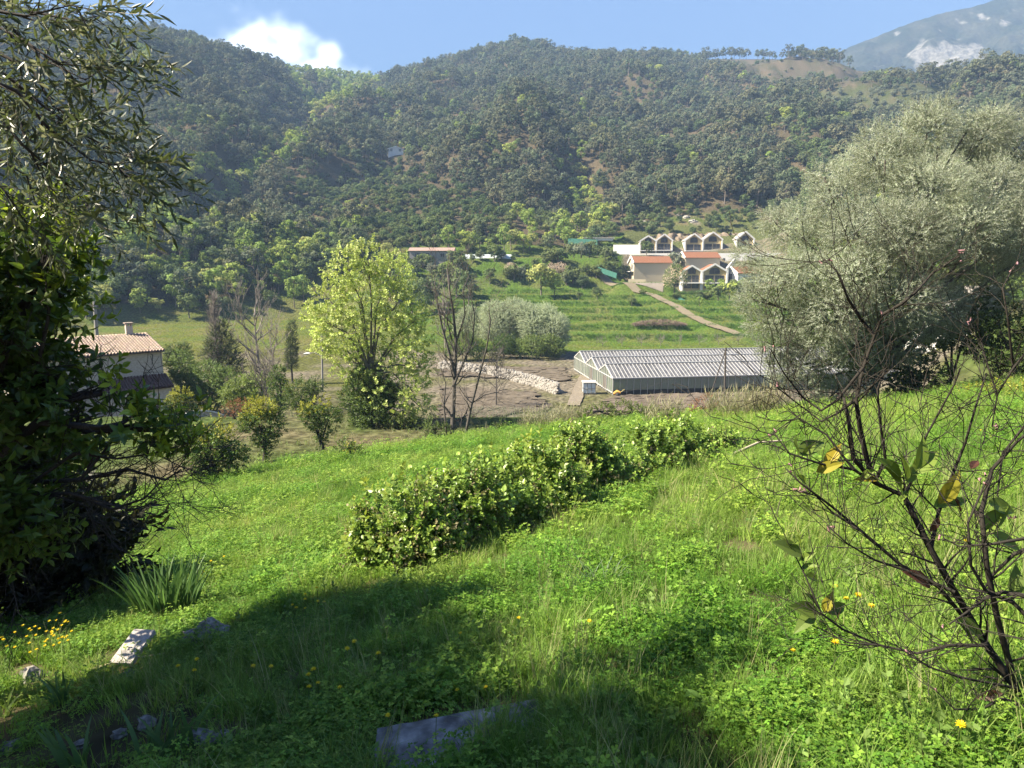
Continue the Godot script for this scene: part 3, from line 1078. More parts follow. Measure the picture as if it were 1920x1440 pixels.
	for i in 44:
		part(o, "wall_pane", pm, side, Vector3(i * 0.909, 0, 0))
		part(o, "wall_post", sm_, white, Vector3(i * 0.909, 0, 0))
	var pl := MB.new()
	pl.box(Vector3(0, -0.4, -0.1), Vector3(L, 0.6, 0.02))
	part(o, "plinth", pl.commit(), plinth)
	var inner := MB.new()
	for i in 12: inner.box(Vector3(1 + i * 3.2, 0.06, -20), Vector3(2.6 + i * 3.2, 0.7 + 0.3 * (i % 3), -1.2))
	part(o, "planting_beds", inner.commit(), mat(Color(0.06, 0.10, 0.03), 0.9))

func pole(called: String, label: String, foot_: Vector3, top: Vector3, r: float, m: Material, stay = null) -> Node3D:
	var o := thing(called, label, "pole", foot_)
	var mb := MB.new()
	mb.tube([Vector3(0, -0.5, 0), top - foot_], [r, r * 0.75], 8)
	part(o, "shaft", mb.commit(), m)
	if stay != null:
		var sb := MB.new()
		sb.tube([stay - foot_ - Vector3(0, 0.5, 0), (top - foot_) * 0.97], [r * 0.55, r * 0.5], 6)
		part(o, "stay", sb.commit(), m)
	var ca := MB.new()
	ca.bar((top - foot_) * 0.96 - Vector3(0.45, 0, 0), (top - foot_) * 0.96 + Vector3(0.45, 0, 0), 0.07, 0.07)
	part(o, "crossarm", ca.commit(), m)
	return o

func cable(a: Vector3, b: Vector3, sag: float, label: String) -> void:
	var pts := []
	var rs := []
	for i in 13:
		var t := i / 12.0
		pts.append(a.lerp(b, t) - a - Vector3(0, sag * 4.0 * t * (1.0 - t), 0))
		rs.append(0.016)
	var mb := MB.new()
	mb.tube(pts, rs, 4)
	solo("overhead_cable", mb.commit(), M.wire, label, "cable", a)

func build_valley() -> void:
	make_sprigs()
	M.wire = mat(Color(0.03, 0.03, 0.03), 0.6)
	rng.seed = 900
	M.tilled = grain(mat(Color(1, 1, 1), 1.0, true, 0.0, 0.1), 0.06, Vector3(0.6, 0.6, 0.6), 0.55)
	structure("field_soil", plot([[828, 688], [1058, 690], [1070, 716], [830, 706]], 0.14, Color(0.235, 0.20, 0.155), 0.12), M.tilled, "tilled brown plot behind the rubble wall")
	structure("field_soil", plot([[826, 728], [1000, 736], [1040, 768], [824, 800]], 0.14, Color(0.235, 0.20, 0.155), 0.12), M.tilled, "tilled brown plot in front of the rubble wall")
	structure("field_soil", plot([[1150, 744], [1500, 734], [1500, 762], [1100, 775]], 0.14, Color(0.26, 0.215, 0.17), 0.1), M.tilled, "bare reddish soil along the greenhouse")
	structure("path", drape([G(1075, 762, 60.0), G(1085, 735, 60.0), G(1098, 705, 60.0)], 1.6, 0.16, Color(0.36, 0.31, 0.24)), M.tilled, "pale path beside the greenhouse")
	structure("dirt_track", drape([P(1118, 506, 226), P(1150, 516, 219), P(1185, 530, 212), P(1225, 545, 203), P(1265, 573, 186), P(1310, 597, 166), P(1385, 617, 150)], 2.6, 0.34, Color(0.34, 0.29, 0.20)), M.tilled, "pale dirt track climbing to the villas")
	structure("paved_yard", drape([G(1188, 531, 190.0), G(1245, 531, 190.0)], 7.0, 0.2, Color(0.42, 0.37, 0.31), 0.05), M.tilled, "pale paved yard in front of the villas")
	build_greenhouse()
	# heap of field stones between the plots
	var stone := []
	for i in 4:
		rng.seed = 40 + i
		stone.append(rock_mesh(0.22, 0.35))
	rng.seed = 41
	var line := [G(826, 690, 60.0), G(905, 700, 60.0), G(960, 711, 60.0), G(1010, 724, 60.0), G(1046, 737, 60.0)]
	var o := thing("rubble_wall", "low pale wall of heaped field stones between two tilled plots", "wall", line[0])
	M.limestone = grain(mat(Color(0.44, 0.41, 0.36), 0.95), 0.05, Vector3(1.5, 1.5, 1.5), 0.6)
	for k in 4:
		var w := []
		for i in 640:
			var t := rnd(0, 3.999)
			var p: Vector3 = line[int(t)].lerp(line[int(t) + 1], t - int(t))
			var off := rnd(-1, 1)
			p += Vector3(0.25, 0, -1).normalized() * off * 1.1
			var h := (1.0 - off * off) * 1.25 * rnd(0.3, 1.0)
			w.append(Transform3D(Basis.from_euler(Vector3(rnd(0, 6), rnd(0, 6), rnd(0, 6))).scaled(Vector3.ONE * rnd(0.5, 1.25)), Vector3(p.x, H(p.x, -p.z) + h, p.z) - line[0]))
		scatter(o, "stones", stone[k], M.limestone, w).set_meta("kind", "stuff")
	var core := MB.new()
	for i in 4:
		var a: Vector3 = line[i] - line[0]
		var b: Vector3 = line[i + 1] - line[0]
		core.bar(a - Vector3(0, 0.3, 0), b - Vector3(0, 0.3, 0), 1.5, 1.2)
	part(o, "core", core.commit(), M.limestone)
	# leek rows
	rng.seed = 43
	var vg := thing("vegetable_rows", "rows of grey-green vegetables in the tilled plot below the meadow", "vegetables", G(970, 775, 60.0), "", "stuff")
	var w2 := []
	for r in 5:
		for i in 70:
			var p := G(lerpf(880, 1060, i / 70.0), 768.0 + r * 4.0 + i * 0.08, 60.0)
			w2.append(facing(Vector3(rnd(-0.2, 0.2), 1, rnd(-0.2, 0.2)), rnd(0, 6), rnd(0.5, 0.8), p - vg.position))
	scatter(vg, "vegetables", S.grey[0], M.leaf, w2)
	# poles and cables
	var wood := grain(mat(Color(0.13, 0.11, 0.09), 0.9), 0.05, Vector3(4, 0.6, 4), 0.5)
	var conc := grain(mat(Color(0.38, 0.36, 0.33), 0.9), 0.05, Vector3(1, 1, 1), 0.7)
	var pf := G(1358, 757, 60.0)
	var pt := P(1361, 652, -pf.z)
	pole("utility_pole", "dark wooden utility pole with a slanting stay before the greenhouse", pf, pt, 0.13, wood, G(1326, 752, 60.0))
	var lf := P(605, 742, 80.0)
	lf.y = H(lf.x, 80.0)
	var lt := P(603, 630, 80.0)
	var lamp := thing("street_lamp", "slim grey street lamp pole with a curved arm beside the tall plane tree", "street lamp", lf)
	var lb := MB.new()
	lb.tube([Vector3(0, -0.4, 0), lt - lf], [0.13, 0.10], 8)
	part(lamp, "pole", lb.commit(), conc)
	var la := MB.new()
	var arm := P(603, 668, 80.0) - lf
	var armend := P(580, 663, 80.0) - lf
	la.tube([arm, arm.lerp(armend, 0.6) + Vector3(0, 0.25, 0), armend], [0.045, 0.04, 0.04], 6)
	part(lamp, "arm", la.commit(), conc)
	var lh := MB.new()
	lh.tube([armend + Vector3(0.1, 0.03, 0), armend + Vector3(-0.25, 0, 0), armend + Vector3(-0.65, -0.04, 0)], [0.07, 0.15, 0.08], 8)
	part(lamp, "lamp_head", lh.commit(), mat(Color(0.6, 0.6, 0.58), 0.4))
	var cf := P(181, 655, 84.0)
	cf.y = H(cf.x, 84.0)
	pole("concrete_pole", "pale concrete electricity pole behind the tiled house", cf, P(177, 566, 84.0), 0.26, conc)
	cable(P(303, 662, 60.0), lt - Vector3(0, 0.4, 0), 0.9, "black cable from the tiled house eave to the lamp pole, upper")
	cable(P(303, 676, 60.0), lt - Vector3(0, 1.2, 0), 1.1, "black cable from the tiled house wall to the lamp pole, lower")
	cable(P(177, 570, 84.0), P(20, 520, 40.0), 1.0, "black cable leaving the pale concrete pole")
	cable(pt - Vector3(0, 0.2, 0), P(1105, 745, 84.0) + Vector3(0, 0.6, 0), 1.6, "black cable slanting across the greenhouse roof")
	# small things at the near end of the greenhouse
	var tank := thing("water_tank", "pale plastic water tank on a metal frame beside the greenhouse door", "tank", G(1104, 738, 60.0))
	var tb := MB.new()
	tb.box(Vector3(-0.75, 0.2, -0.6), Vector3(0.75, 1.45, 0.6))
	part(tank, "body", tb.commit(), mat(Color(0.62, 0.68, 0.72), 0.4))
	var tf := MB.new()
	for x in [-0.78, -0.26, 0.26, 0.78]:
		tf.bar(Vector3(x, 0, 0.63), Vector3(x, 1.5, 0.63), 0.05, 0.05, Vector3.RIGHT)
		tf.bar(Vector3(x, 0, -0.63), Vector3(x, 1.5, -0.63), 0.05, 0.05, Vector3.RIGHT)
	for y in [0.1, 0.75, 1.5]:
		tf.bar(Vector3(-0.8, y, 0.63), Vector3(0.8, y, 0.63), 0.05, 0.05)
		tf.bar(Vector3(-0.78, y, -0.63), Vector3(-0.78, y, 0.63), 0.05, 0.05)
	part(tank, "frame", tf.commit(), mat(Color(0.2, 0.2, 0.2), 0.5))
	var tl := MB.new()
	tl.box(Vector3(-0.9, 1.53, -0.75), Vector3(0.9, 1.6, 0.75))
	part(tank, "lid", tl.commit(), mat(Color(0.6, 0.58, 0.54), 0.7))
	var til := thing("garden_tiller", "small orange-yellow motor tiller by the greenhouse corner", "tiller", G(1157, 744, 60.0))
	var t1 := MB.new()
	t1.tube([Vector3(-0.45, 0.35, 0), Vector3(0, 0.62, 0), Vector3(0.4, 0.5, 0)], [0.2, 0.28, 0.16], 8)
	part(til, "engine_cover", t1.commit(), mat(Color(0.55, 0.30, 0.06), 0.5))
	var t2 := MB.new()
	for z in [-0.3, 0.3]: t2.tube([Vector3(0, 0.28, z), Vector3(0, 0.28, z * 1.4)], [0.28, 0.28], 12)
	part(til, "wheels", t2.commit(), mat(Color(0.03, 0.03, 0.03), 0.9))
	var t3 := MB.new()
	for z in [-0.2, 0.2]: t3.tube([Vector3(0.3, 0.5, 0), Vector3(0.9, 0.95, z)], [0.03, 0.03], 5)
	part(til, "handlebar", t3.commit(), mat(Color(0.3, 0.25, 0.1), 0.5))
	# old olives on the lowest terrace
	rng.seed = 50
	var og := "old olives beside the tilled plots"
	for e in [["olive_tree", "large grey olive, tallest of the clump beyond the tilled plots", 950, 668, 128, [[945, 600, 30], [925, 588, 24], [965, 585, 26], [950, 625, 30], [920, 620, 20]]],
		["olive_tree", "wide grey olive in the middle of the clump beyond the tilled plots", 1005, 668, 126, [[1000, 605, 30], [985, 590, 24], [1020, 595, 26], [1005, 630, 28]]],
		["olive_tree", "rounded grey olive at the greenhouse end of the clump", 1042, 664, 124, [[1042, 612, 24], [1030, 632, 24], [1048, 632, 18]]],
		["olive_tree", "small shaded olive behind the bare tree", 885, 655, 132, [[880, 598, 22], [900, 612, 20], [868, 615, 16]]],
		["leafy_bush", "green spreading bush in front of the grey olives", 1010, 672, 120, [[1000, 650, 22], [1030, 648, 22], [975, 652, 18], [1045, 655, 14]]],
		["leafy_bush", "dark ivy-green bush between two grey olives", 945, 672, 121, [[945, 645, 20], [930, 655, 16], [958, 655, 14]]],
		["leafy_bush", "pale green bush beside the bare tree", 875, 668, 118, [[872, 645, 22], [895, 655, 18], [850, 655, 16]]]]:
		var u: float = e[4]
		var base := P(e[2], e[3], u)
		base.y = H(base.x, u)
		var bl := pix_blobs(e[5], u, base)
		if e[0] == "olive_tree":
			tree(e[0], e[1], "olive tree", base, Vector3(0.1, 1.8, 0), bl, S.grey, 22.0, Vector2(0.7, 1.25), Color(1.6, 1.6, 1.6), 0.16, og)
		else:
			tree(e[0], e[1], "bush", base, Vector3(0, 0.5, 0), bl, [S.bush[0], S.bush[1], S.bush_light[0]] if e[2] != 945 else S.ivy, 14.0 if e[2] != 945 else 34.0, Vector2(0.7, 1.2), Color(1.1, 1.1, 1.0), 0.12)
	# growth on the terraces
	rng.seed = 55
	for e in [["fresh", "terrace_tree", "bright green willow-like tree on the upper terrace bank", 1015, 545, 205, 9.5, 1.0], ["fresh", "terrace_tree", "second bright green tree leaning over the upper terrace bank", 1040, 540, 207, 7.0, 1.0], ["oak", "terrace_bush", "round dark bush on the grassy terraces", 1085, 556, 200, 2.6, 1.3], ["oak", "terrace_bush", "larger dark bush beside the round one on the terraces", 1120, 556, 199, 4.0, 1.1],
		["oak", "terrace_bush", "low dark bush by the dirt track", 1185, 566, 192, 2.6, 1.4], ["shrub", "terrace_bush", "small olive-green bush by the dirt track bend", 1205, 540, 205, 1.6, 1.4]]:
		var p := P(e[3], e[4], e[5])
		p.y = H(p.x, e[5])
		stock(e[0], e[3], e[1], e[2], "tree" if e[1] == "terrace_tree" else "bush", p, e[6], e[7])
	# thicket above the terraces
	rng.seed = 56
	for i in 46:
		var px := 715.0 + 440.0 * i / 45.0 + rnd(-8, 8)
		var u := rnd(216, 232)
		var p := P(px, 520, u)
		p.y = H(p.x, u)
		var k: String = ["oak", "oak", "shrub", "oak", "grey"][rng.randi() % 5]
		stock(k, i, "thicket_bush", "dark bush in the thicket above the grassy terraces", "bush", p, rnd(3.0, 6.0), rnd(0.9, 1.3), "bushes of the thicket above the terraces")
	for i in 8:
		var px := 735.0 + 20.0 * i + rnd(-6, 6)
		var u := rnd(180, 205)
		var p := P(px, 560, u)
		p.y = H(p.x, u)
		stock("oak", i + 3, "thicket_tree", "tall dark evergreen behind the plane tree", "tree", p, rnd(8.0, 11.0), 0.9, "dark evergreens behind the plane tree")
	for e in [[958, 500, 3.5], [1035, 502, 3.2], [1052, 500, 3.6]]:
		var u := 224.0
		var p := P(e[0], e[1], u)
		p.y = H(p.x, u)
		var bl := [[Vector3(0, e[2] * 0.65, 0), Vector3(1.8, 1.5, 1.8)], [Vector3(1.2, e[2] * 0.5, 0.3), Vector3(1.3, 1.1, 1.3)]]
		tree("blossom_tree", "small tree covered in pale pink blossom above the terraces", "tree", p, Vector3(0, 1.2, 0), bl, S.blossom, 7.0, Vector2(0.8, 1.2), Color(1, 1, 1), 0.12, "blossoming trees above the terraces")
	# brushwood heap
	rng.seed = 57
	var hp := G(1236, 610, 100.0)
	var heap := thing("brushwood_heap", "long heap of cut reddish brushwood on the terrace by the dirt track", "brushwood", hp)
	var hb := MB.new()
	for i in 900:
		var t := rnd(-1, 1)
		var p := Vector3(t * 6.2, rnd(0.0, 1.4) * (1.0 - t * t * 0.7), rnd(-1.2, 1.2))
		var d := rdir() * Vector3(1, 0.5, 1)
		hb.bar(p - d * 0.6, p + d * 0.6, 0.035, 0.035)
	part(heap, "twigs", hb.commit(), mat(Color(0.20, 0.14, 0.115), 0.95)).set_meta("kind", "stuff")

func rock_mesh(r: float, rough: float) -> ArrayMesh:
	var mb := MB.new()
	var n := 7
	var m := 10
	var off := rnd(0, 50)
	var pts := []
	for j in n + 1:
		var row := []
		for i in m:
			var a := TAU * i / m
			var b := PI * j / n
			var d := Vector3(sin(b) * cos(a), cos(b), sin(b) * sin(a))
			var k := r * (1.0 + rough * noise2.get_noise_3d(d.x * 1.2 + off, d.y * 1.2, d.z * 1.2) * 1.6)
			row.append(Vector3(d.x * 1.25, d.y * 0.8, d.z) * k)
		pts.append(row)
	for j in n:
		for i in m:
			mb.quad(pts[j][i], pts[j][(i + 1) % m], pts[j + 1][(i + 1) % m], pts[j + 1][i])
	return mb.commit()

# ---------- houses ----------
func window(o: Node3D, at: Vector3, w: float, h: float, frame: Material, glass: Material, arched := false, mull := 2) -> void:
	var g := MB.new()
	var f := MB.new()
	var n := 8
	var top := []
	for i in n + 1:
		var x := -w / 2 + w * i / n
		var y := h
		if arched: y = h - w * 0.32 + w * 0.32 * sqrt(maxf(0.0, 1.0 - pow(x / (w / 2), 2.0)))
		top.append(Vector3(x, y, 0))
	for i in n:
		g.quad(Vector3(top[i].x, 0, 0), top[i], top[i + 1], Vector3(top[i + 1].x, 0, 0))
		f.bar(top[i] + Vector3(0, 0, 0.03), top[i + 1] + Vector3(0, 0, 0.03), 0.1, 0.1)
	for i in mull + 1:
		var k := i * n / mull
		f.bar(Vector3(top[k].x, 0, 0.03), Vector3(top[k].x, top[k].y, 0.03), 0.09, 0.09, Vector3.RIGHT)
	f.bar(Vector3(-w / 2, 0, 0.03), Vector3(w / 2, 0, 0.03), 0.1, 0.1)
	var p := part(o, "window", g.commit(), glass, at)
	part(p, "frame", f.commit(), frame)

func gable_house(called: String, label: String, at: Vector3, turn: float, w: float, d: float, eave: float, apex: float, wall: Material, trim: Material, roof: Material, below := 3.0, details := 2) -> Node3D:
	# gable towards local +z, which faces the valley
	var o := thing(called, label, "house", at)
	o.rotation.y = turn
	var a := w / 2
	var wb := MB.new()
	wb.quad(Vector3(-a, -below, 0), Vector3(-a, eave, 0), Vector3(a, eave, 0), Vector3(a, -below, 0))
	wb.tri(Vector3(-a, eave, 0), Vector3(0, apex, 0), Vector3(a, eave, 0))
	wb.quad(Vector3(a, -below, -d), Vector3(a, eave, -d), Vector3(-a, eave, -d), Vector3(-a, -below, -d))
	wb.tri(Vector3(a, eave, -d), Vector3(0, apex, -d), Vector3(-a, eave, -d))
	part(o, "wall", wb.commit(), wall)
	for s in [-1.0, 1.0]:
		var sb := MB.new()
		sb.quad(Vector3(a * s, -below, -d), Vector3(a * s, eave, -d), Vector3(a * s, eave, 0), Vector3(a * s, -below, 0))
		part(o, "side_wall", sb.commit(), trim if details == 2 else wall)
	var over := 0.5 if details == 2 else 0.25
	for s in [-1.0, 1.0]:
		var rb := MB.new()
		var e := Vector3(s * (a + 0.3), eave - 0.3 * (apex - eave) / a + 0.16, 0)
		var t := Vector3(0, apex + 0.16, 0)
		var n := 9
		for i in n:
			var x0 := e.lerp(t, float(i) / n)
			var x1 := e.lerp(t, float(i + 1) / n)
			var lift := Vector3(0, 0.05, 0)
			rb.quad(x0 + lift + Vector3(0, 0, over), x1 + Vector3(0, 0, over), x1 + Vector3(0, 0, -d - 0.3), x0 + lift + Vector3(0, 0, -d - 0.3))
			rb.quad(x0 + lift + Vector3(0, 0, over), x0 + lift + Vector3(0, 0, -d - 0.3), x0 - Vector3(0, 0.1, 0) + Vector3(0, 0, -d - 0.3), x0 - Vector3(0, 0.1, 0) + Vector3(0, 0, over))
		rb.quad(e + Vector3(0, -0.1, over), t + Vector3(0, -0.12, over), t + Vector3(0, -0.12, -d - 0.3), e + Vector3(0, -0.1, -d - 0.3))
		part(o, "roof", rb.commit(), roof)
		var vb := MB.new()
		vb.bar(e + Vector3(0, -0.1, over + 0.05), t + Vector3(0, -0.02, over + 0.05), 0.34, 0.5)
		part(o, "verge_board", vb.commit(), trim)
		if details == 2:
			var pb := MB.new()
			pb.box(Vector3(s * a - 0.22, -below, 0.02), Vector3(s * a + 0.22, eave, over + 0.2))
			part(o, "corner_pier", pb.commit(), trim)
	return o

func terrace_villa(label: String, px0: float, px1: float, apex_py: float, eave_py: float, base_py: float, u: float, roof: Material, wall: Material, trim: Material, orange := false) -> void:
	var c := P((px0 + px1) / 2, base_py, u)
	var w := (px1 - px0) * u / FOCAL * 0.985
	var eave := P(px0, eave_py, u).y - c.y
	var apex := P(px0, apex_py, u).y - c.y
	var o := gable_house("terrace_villa", label, c, -0.12, w, 10.0, eave, apex, wall, trim, roof, 4.0, 2)
	var dark: Material = M.pane
	var f := mat(Color(0.10, 0.09, 0.08), 0.6)
	window(o, Vector3(0, eave - 0.75, 0.05), w * 0.42, 1.9, f, dark, true, 2)
	var mid := eave * 0.5
	window(o, Vector3(-w * 0.21, mid - 0.95, 0.05), w * 0.36, 2.1, f, dark, false, 2)
	window(o, Vector3(w * 0.21, mid - 0.95, 0.05), w * 0.36, 2.1, f, dark, false, 2)
	window(o, Vector3(-w * 0.21, -0.4, 0.05), w * 0.36, 1.5, f, dark, false, 2)
	window(o, Vector3(w * 0.21, -0.4, 0.05), w * 0.36, 1.5, f, dark, false, 2)
	var b := MB.new()
	b.box(Vector3(-w / 2, mid - 1.28, 0.06), Vector3(w / 2, mid - 1.02, 1.5))
	var bal := part(o, "balcony", b.commit(), trim)
	var rl := MB.new()
	rl.bar(Vector3(-w / 2 + 0.25, mid - 0.05, 1.42), Vector3(w / 2 - 0.25, mid - 0.05, 1.42), 0.06, 0.06)
	for i in 24:
		var x := lerpf(-w / 2 + 0.25, w / 2 - 0.25, i / 23.0)
		rl.bar(Vector3(x, mid - 1.02, 1.42), Vector3(x, mid - 0.05, 1.42), 0.035, 0.035, Vector3.RIGHT)
	part(bal, "railing", rl.commit(), mat(Color(0.16, 0.16, 0.17), 0.5))

func build_villas() -> void:
	rng.seed = 300
	var ochre := grain(mat(Color(0.62, 0.48, 0.24), 0.9), 0.05, Vector3(0.5, 0.5, 0.5), 0.85)
	var white := grain(mat(Color(0.80, 0.79, 0.76), 0.85), 0.05, Vector3(0.4, 0.4, 0.4), 0.86)
	var cream := grain(mat(Color(0.60, 0.52, 0.36), 0.9), 0.05, Vector3(0.4, 0.4, 0.4), 0.86)
	var terracotta := grain(mat(Color(0.46, 0.20, 0.10), 0.9), 0.05, Vector3(0.7, 0.7, 0.7), 0.45)
	var pale_tile := grain(mat(Color(0.55, 0.50, 0.44), 0.85), 0.06, Vector3(1.2, 1.2, 1.2), 0.7)
	M.pane = mat(Color(0.035, 0.04, 0.05), 0.12, false, 0.0, 0.7)
	M.white = white
	# upper terrace
	for e in [[1200, 1229, 443, 452, 476, "cream gabled villa beside the white garage wall"], [1230, 1259, 440, 451, 476, "cream gabled villa second from the white garage wall"], [1284, 1316, 439, 451, 478, "cream gabled villa in the middle of the upper row with bare balcony"],
		[1318, 1352, 436, 449, 478, "cream gabled villa in the upper row, adjoining the one with bare balcony"], [1380, 1411, 435, 448, 478, "cream gabled villa at the olive tree end of the upper row"]]:
		terrace_villa(e[5], e[0], e[1], e[2], e[3], e[4], 258.0, pale_tile, ochre, white)
	# lower terrace
	terrace_villa("ochre villa with orange roof and arched window behind the flowering tree", 1279, 1313, 499, 509, 538, 219.0, terracotta, ochre, white)
	terrace_villa("ochre villa with orange roof and arched window beside the white stair wall", 1316, 1361, 496, 509, 538, 218.0, terracotta, ochre, white)
	# long houses seen from the side
	var A := P(1258, 523, 226.0)
	var h := gable_house("side_villa", "long cream villa with orange roof and white gable by the paved yard", A, -PI / 2 + 0.06, 8.0, 12.4, 5.2, 7.2, cream, white, terracotta, 3.0, 1)
	h.position = P(1187, 523, 226.0) + Vector3(0, 0, -4.0)
	var wf := mat(Color(0.55, 0.52, 0.48), 0.6)
	window(h, Vector3(-1.5, 0.5, 0.06), 1.6, 2.2, wf, M.pane)
	window(h, Vector3(1.4, 3.0, 0.06), 1.8, 2.0, wf, M.pane, true)
	var bb := MB.new()
	bb.box(Vector3(-2.0, 2.3, 0.05), Vector3(3.6, 2.5, 1.3))
	part(h, "balcony", bb.commit(), white)
	h = gable_house("side_villa", "orange-roofed villa standing behind the two lower gables", P(1284, 500, 238.0) + Vector3(0, -3, -4), -PI / 2 + 0.05, 8.0, 12.0, 6.0, 7.9, cream, white, terracotta, 4.0, 1)
	window(h, Vector3(0, 3.2, 0.06), 1.8, 2.0, wf, M.pane, true)
	h = gable_house("side_villa", "orange-roofed white villa half hidden by the great olive", P(1376, 540, 220.0) + Vector3(0, 0, -4), -PI / 2 + 0.3, 8.0, 11.0, 4.6, 6.6, white, white, terracotta, 4.0, 1)
	window(h, Vector3(0, 2.4, 0.06), 1.8, 2.0, wf, M.pane)
	# retaining walls, garage, fences
	var rw := MB.new()
	rw.bar(P(1180, 487, 251.0), P(1470, 487, 242.0), 0.5, 4.6)
	var wl := part(self, numbered("retaining_wall"), rw.commit(), white)
	wl.set_meta("label", "long white retaining wall below the upper row of villas")
	wl.set_meta("category", "wall")
	var gd := MB.new()
	gd.box(P(1355, 495, 245.3) - Vector3(0, 0.4, 0.4), P(1367, 484, 245.3) + Vector3(0, 0, 0.2))
	var gdo := part(wl, "garage_door", gd.commit(), mat(Color(0.06, 0.055, 0.05), 0.6))
	gdo.position = Vector3.ZERO
	var rail := MB.new()
	rail.bar(P(1180, 476, 251.0) + Vector3(0, 0.9, 0), P(1470, 476, 242.0) + Vector3(0, 0.9, 0), 0.06, 0.06)
	for i in 60:
		var p := P(lerpf(1180, 1470, i / 59.0), 476, lerpf(251.0, 242.0, i / 59.0))
		rail.bar(p - Vector3(0, 0.6, 0), p + Vector3(0, 0.9, 0), 0.05, 0.05, Vector3.RIGHT)
	part(wl, "railing", rail.commit(), mat(Color(0.14, 0.14, 0.15), 0.5))
	var st := MB.new()
	st.bar(P(1362, 528, 222.0), P(1378, 508, 236.0), 0.4, 9.0)
	solo("stair_wall", st.commit(), white, "tall white stair wall between two lower villas", "wall")
	var gw := MB.new()
	gw.bar(P(1095, 449, 256.0), P(1148, 449, 256.0), 5.0, 0.9)
	gw.bar(P(1150, 468, 250.5), P(1200, 468, 247.0), 0.4, 3.4)
	var g := thing("white_outbuilding", "low white flat-roofed outbuilding beside the upper villas", "building", Vector3.ZERO)
	part(g, "wall", gw.commit(), white)
	var gr := MB.new()
	gr.bar(P(1092, 446.5, 256.0), P(1151, 446.5, 256.0), 5.6, 0.22)
	part(g, "roof", gr.commit(), mat(Color(0.6, 0.58, 0.54), 0.9))
	var green := mat(Color(0.03, 0.13, 0.10), 0.8)
	for e in [[1121, 505, 1156, 517, 222.0, 1.6, "bright green mesh fence along the dirt track"], [1065, 452, 1120, 455, 252.0, 2.0, "dark green fence below the white outbuilding"], [1268, 560, 1300, 575, 203.0, 1.6, "green garden fence below the orange-roofed villas"]]:
		var a := P(e[0], e[1], e[4])
		var b := P(e[2], e[3], e[4] - 6.0)
		var fo := thing("mesh_fence", e[6], "fence", a)
		var fb := MB.new()
		var dd := b - a
		fb.bar(Vector3(0, 0, 0), dd, 0.03, e[5])
		part(fo, "mesh", fb.commit(), green)
		for i in 6:
			var pb := MB.new()
			pb.bar(dd * i / 5.0 - Vector3(0, e[5] * 0.8, 0), dd * i / 5.0 + Vector3(0, e[5] * 0.55, 0), 0.07, 0.07, Vector3.RIGHT)
			part(fo, "post", pb.commit(), green)
	var yw := MB.new()
	yw.bar(P(1178, 528, 216.0), P(1211, 529, 215.0), 0.3, 1.6)
	solo("garden_wall", yw.commit(), cream, "low cream garden wall in front of the long villa", "wall")
	yw = MB.new()
	yw.bar(P(1276, 575, 200.0), P(1300, 583, 197.0), 0.3, 1.1)
	solo("garden_wall", yw.commit(), white, "low white wall under the green garden fence", "wall")
	# rock cut behind the upper row
	rng.seed = 305
	var gv := PackedVector3Array()
	var gc := PackedColorArray()
	var gi := PackedInt32Array()
	for j in 13:
		for i in 91:
			var px := lerpf(1172, 1465, i / 90.0)
			var t := j / 12.0
			var p := P(px, 470, lerpf(264.5, 271.0, t))
			p.y = lerpf(4.5, 14.5 - 3.0 * (1.0 - sm(1180.0, 1260.0, px)), t) + noise2.get_noise_2d(px * 0.09, t * 3.0) * 1.0
			p.z += noise2.get_noise_2d(px * 0.12, t * 5.0) * 1.6
			gv.append(p)
			var f := 0.75 + 0.5 * absf(noise2.get_noise_2d(px * 0.3, t * 6.0))
			gc.append(Color(0.46 * f, 0.37 * f, 0.27 * f))
	for j in 12:
		for i in 90:
			var a := j * 91 + i
			gi.append_array([a, a + 91, a + 1, a + 1, a + 91, a + 92])
	structure("rock_cut_terrain", sheet(gv, gc, gi), M.tilled, "pale raw rock cut behind the upper villas")
	# planting round the villas
	for e in [["oak", 1212, 500, 246, 5.5], ["oak", 1235, 500, 244, 4.0], ["grey", 1265, 500, 240, 7.0], ["oak", 1120, 505, 236, 5.0], ["oak", 1150, 512, 232, 6.0], ["oak", 1170, 512, 232, 6.0], ["oak", 1185, 510, 234, 5.5], ["fresh", 1168, 522, 216, 1.6], ["grey", 1090, 500, 238, 6.0], ["oak", 1105, 492, 240, 6.5], ["oak", 1075, 490, 240, 6.0],
		["shrub", 1268, 572, 203, 2.4], ["oak", 1310, 580, 200, 3.2], ["shrub", 1325, 578, 201, 3.0], ["fresh", 1330, 556, 208, 5.0], ["fresh", 1350, 560, 208, 5.0], ["oak", 1345, 600, 196, 5.0], ["fresh", 1365, 600, 196, 6.0], ["oak", 1385, 598, 196, 7.0], ["oak", 1372, 565, 206, 4.5], ["fresh", 1310, 600, 190, 3.0]]:
		var p := P(e[1], e[2], e[3])
		p.y = H(p.x, e[3]) - 0.2
		stock(e[0], int(e[1]), "garden_shrub", "garden shrub planted round the hillside villas", "shrub", p, e[4], 1.15, "shrubs round the hillside villas")
	var ft := P(1264, 552, 210.0)
	ft.y = H(ft.x, 210.0)
	tree("flowering_tree", "round garden tree with white blossom before the orange-roofed villas", "tree", ft, Vector3(0, 3, 0), [[Vector3(0, 6.0, 0), Vector3(3.0, 2.8, 3.0)], [Vector3(2.0, 4.6, 0.5), Vector3(2.2, 2.2, 2.2)], [Vector3(-1.6, 4.4, 0.4), Vector3(2.2, 2.2, 2.2)]], [S.bush[0], S.bush[1], S.blossom[0]], 6.0, Vector2(0.8, 1.3), Color(1.3, 1.3, 1.2), 0.18)
	# flat-roofed farm building at the foot of the wood
	var lo := P(768, 487, 232.0)
	var hi := P(850, 487, 232.0)
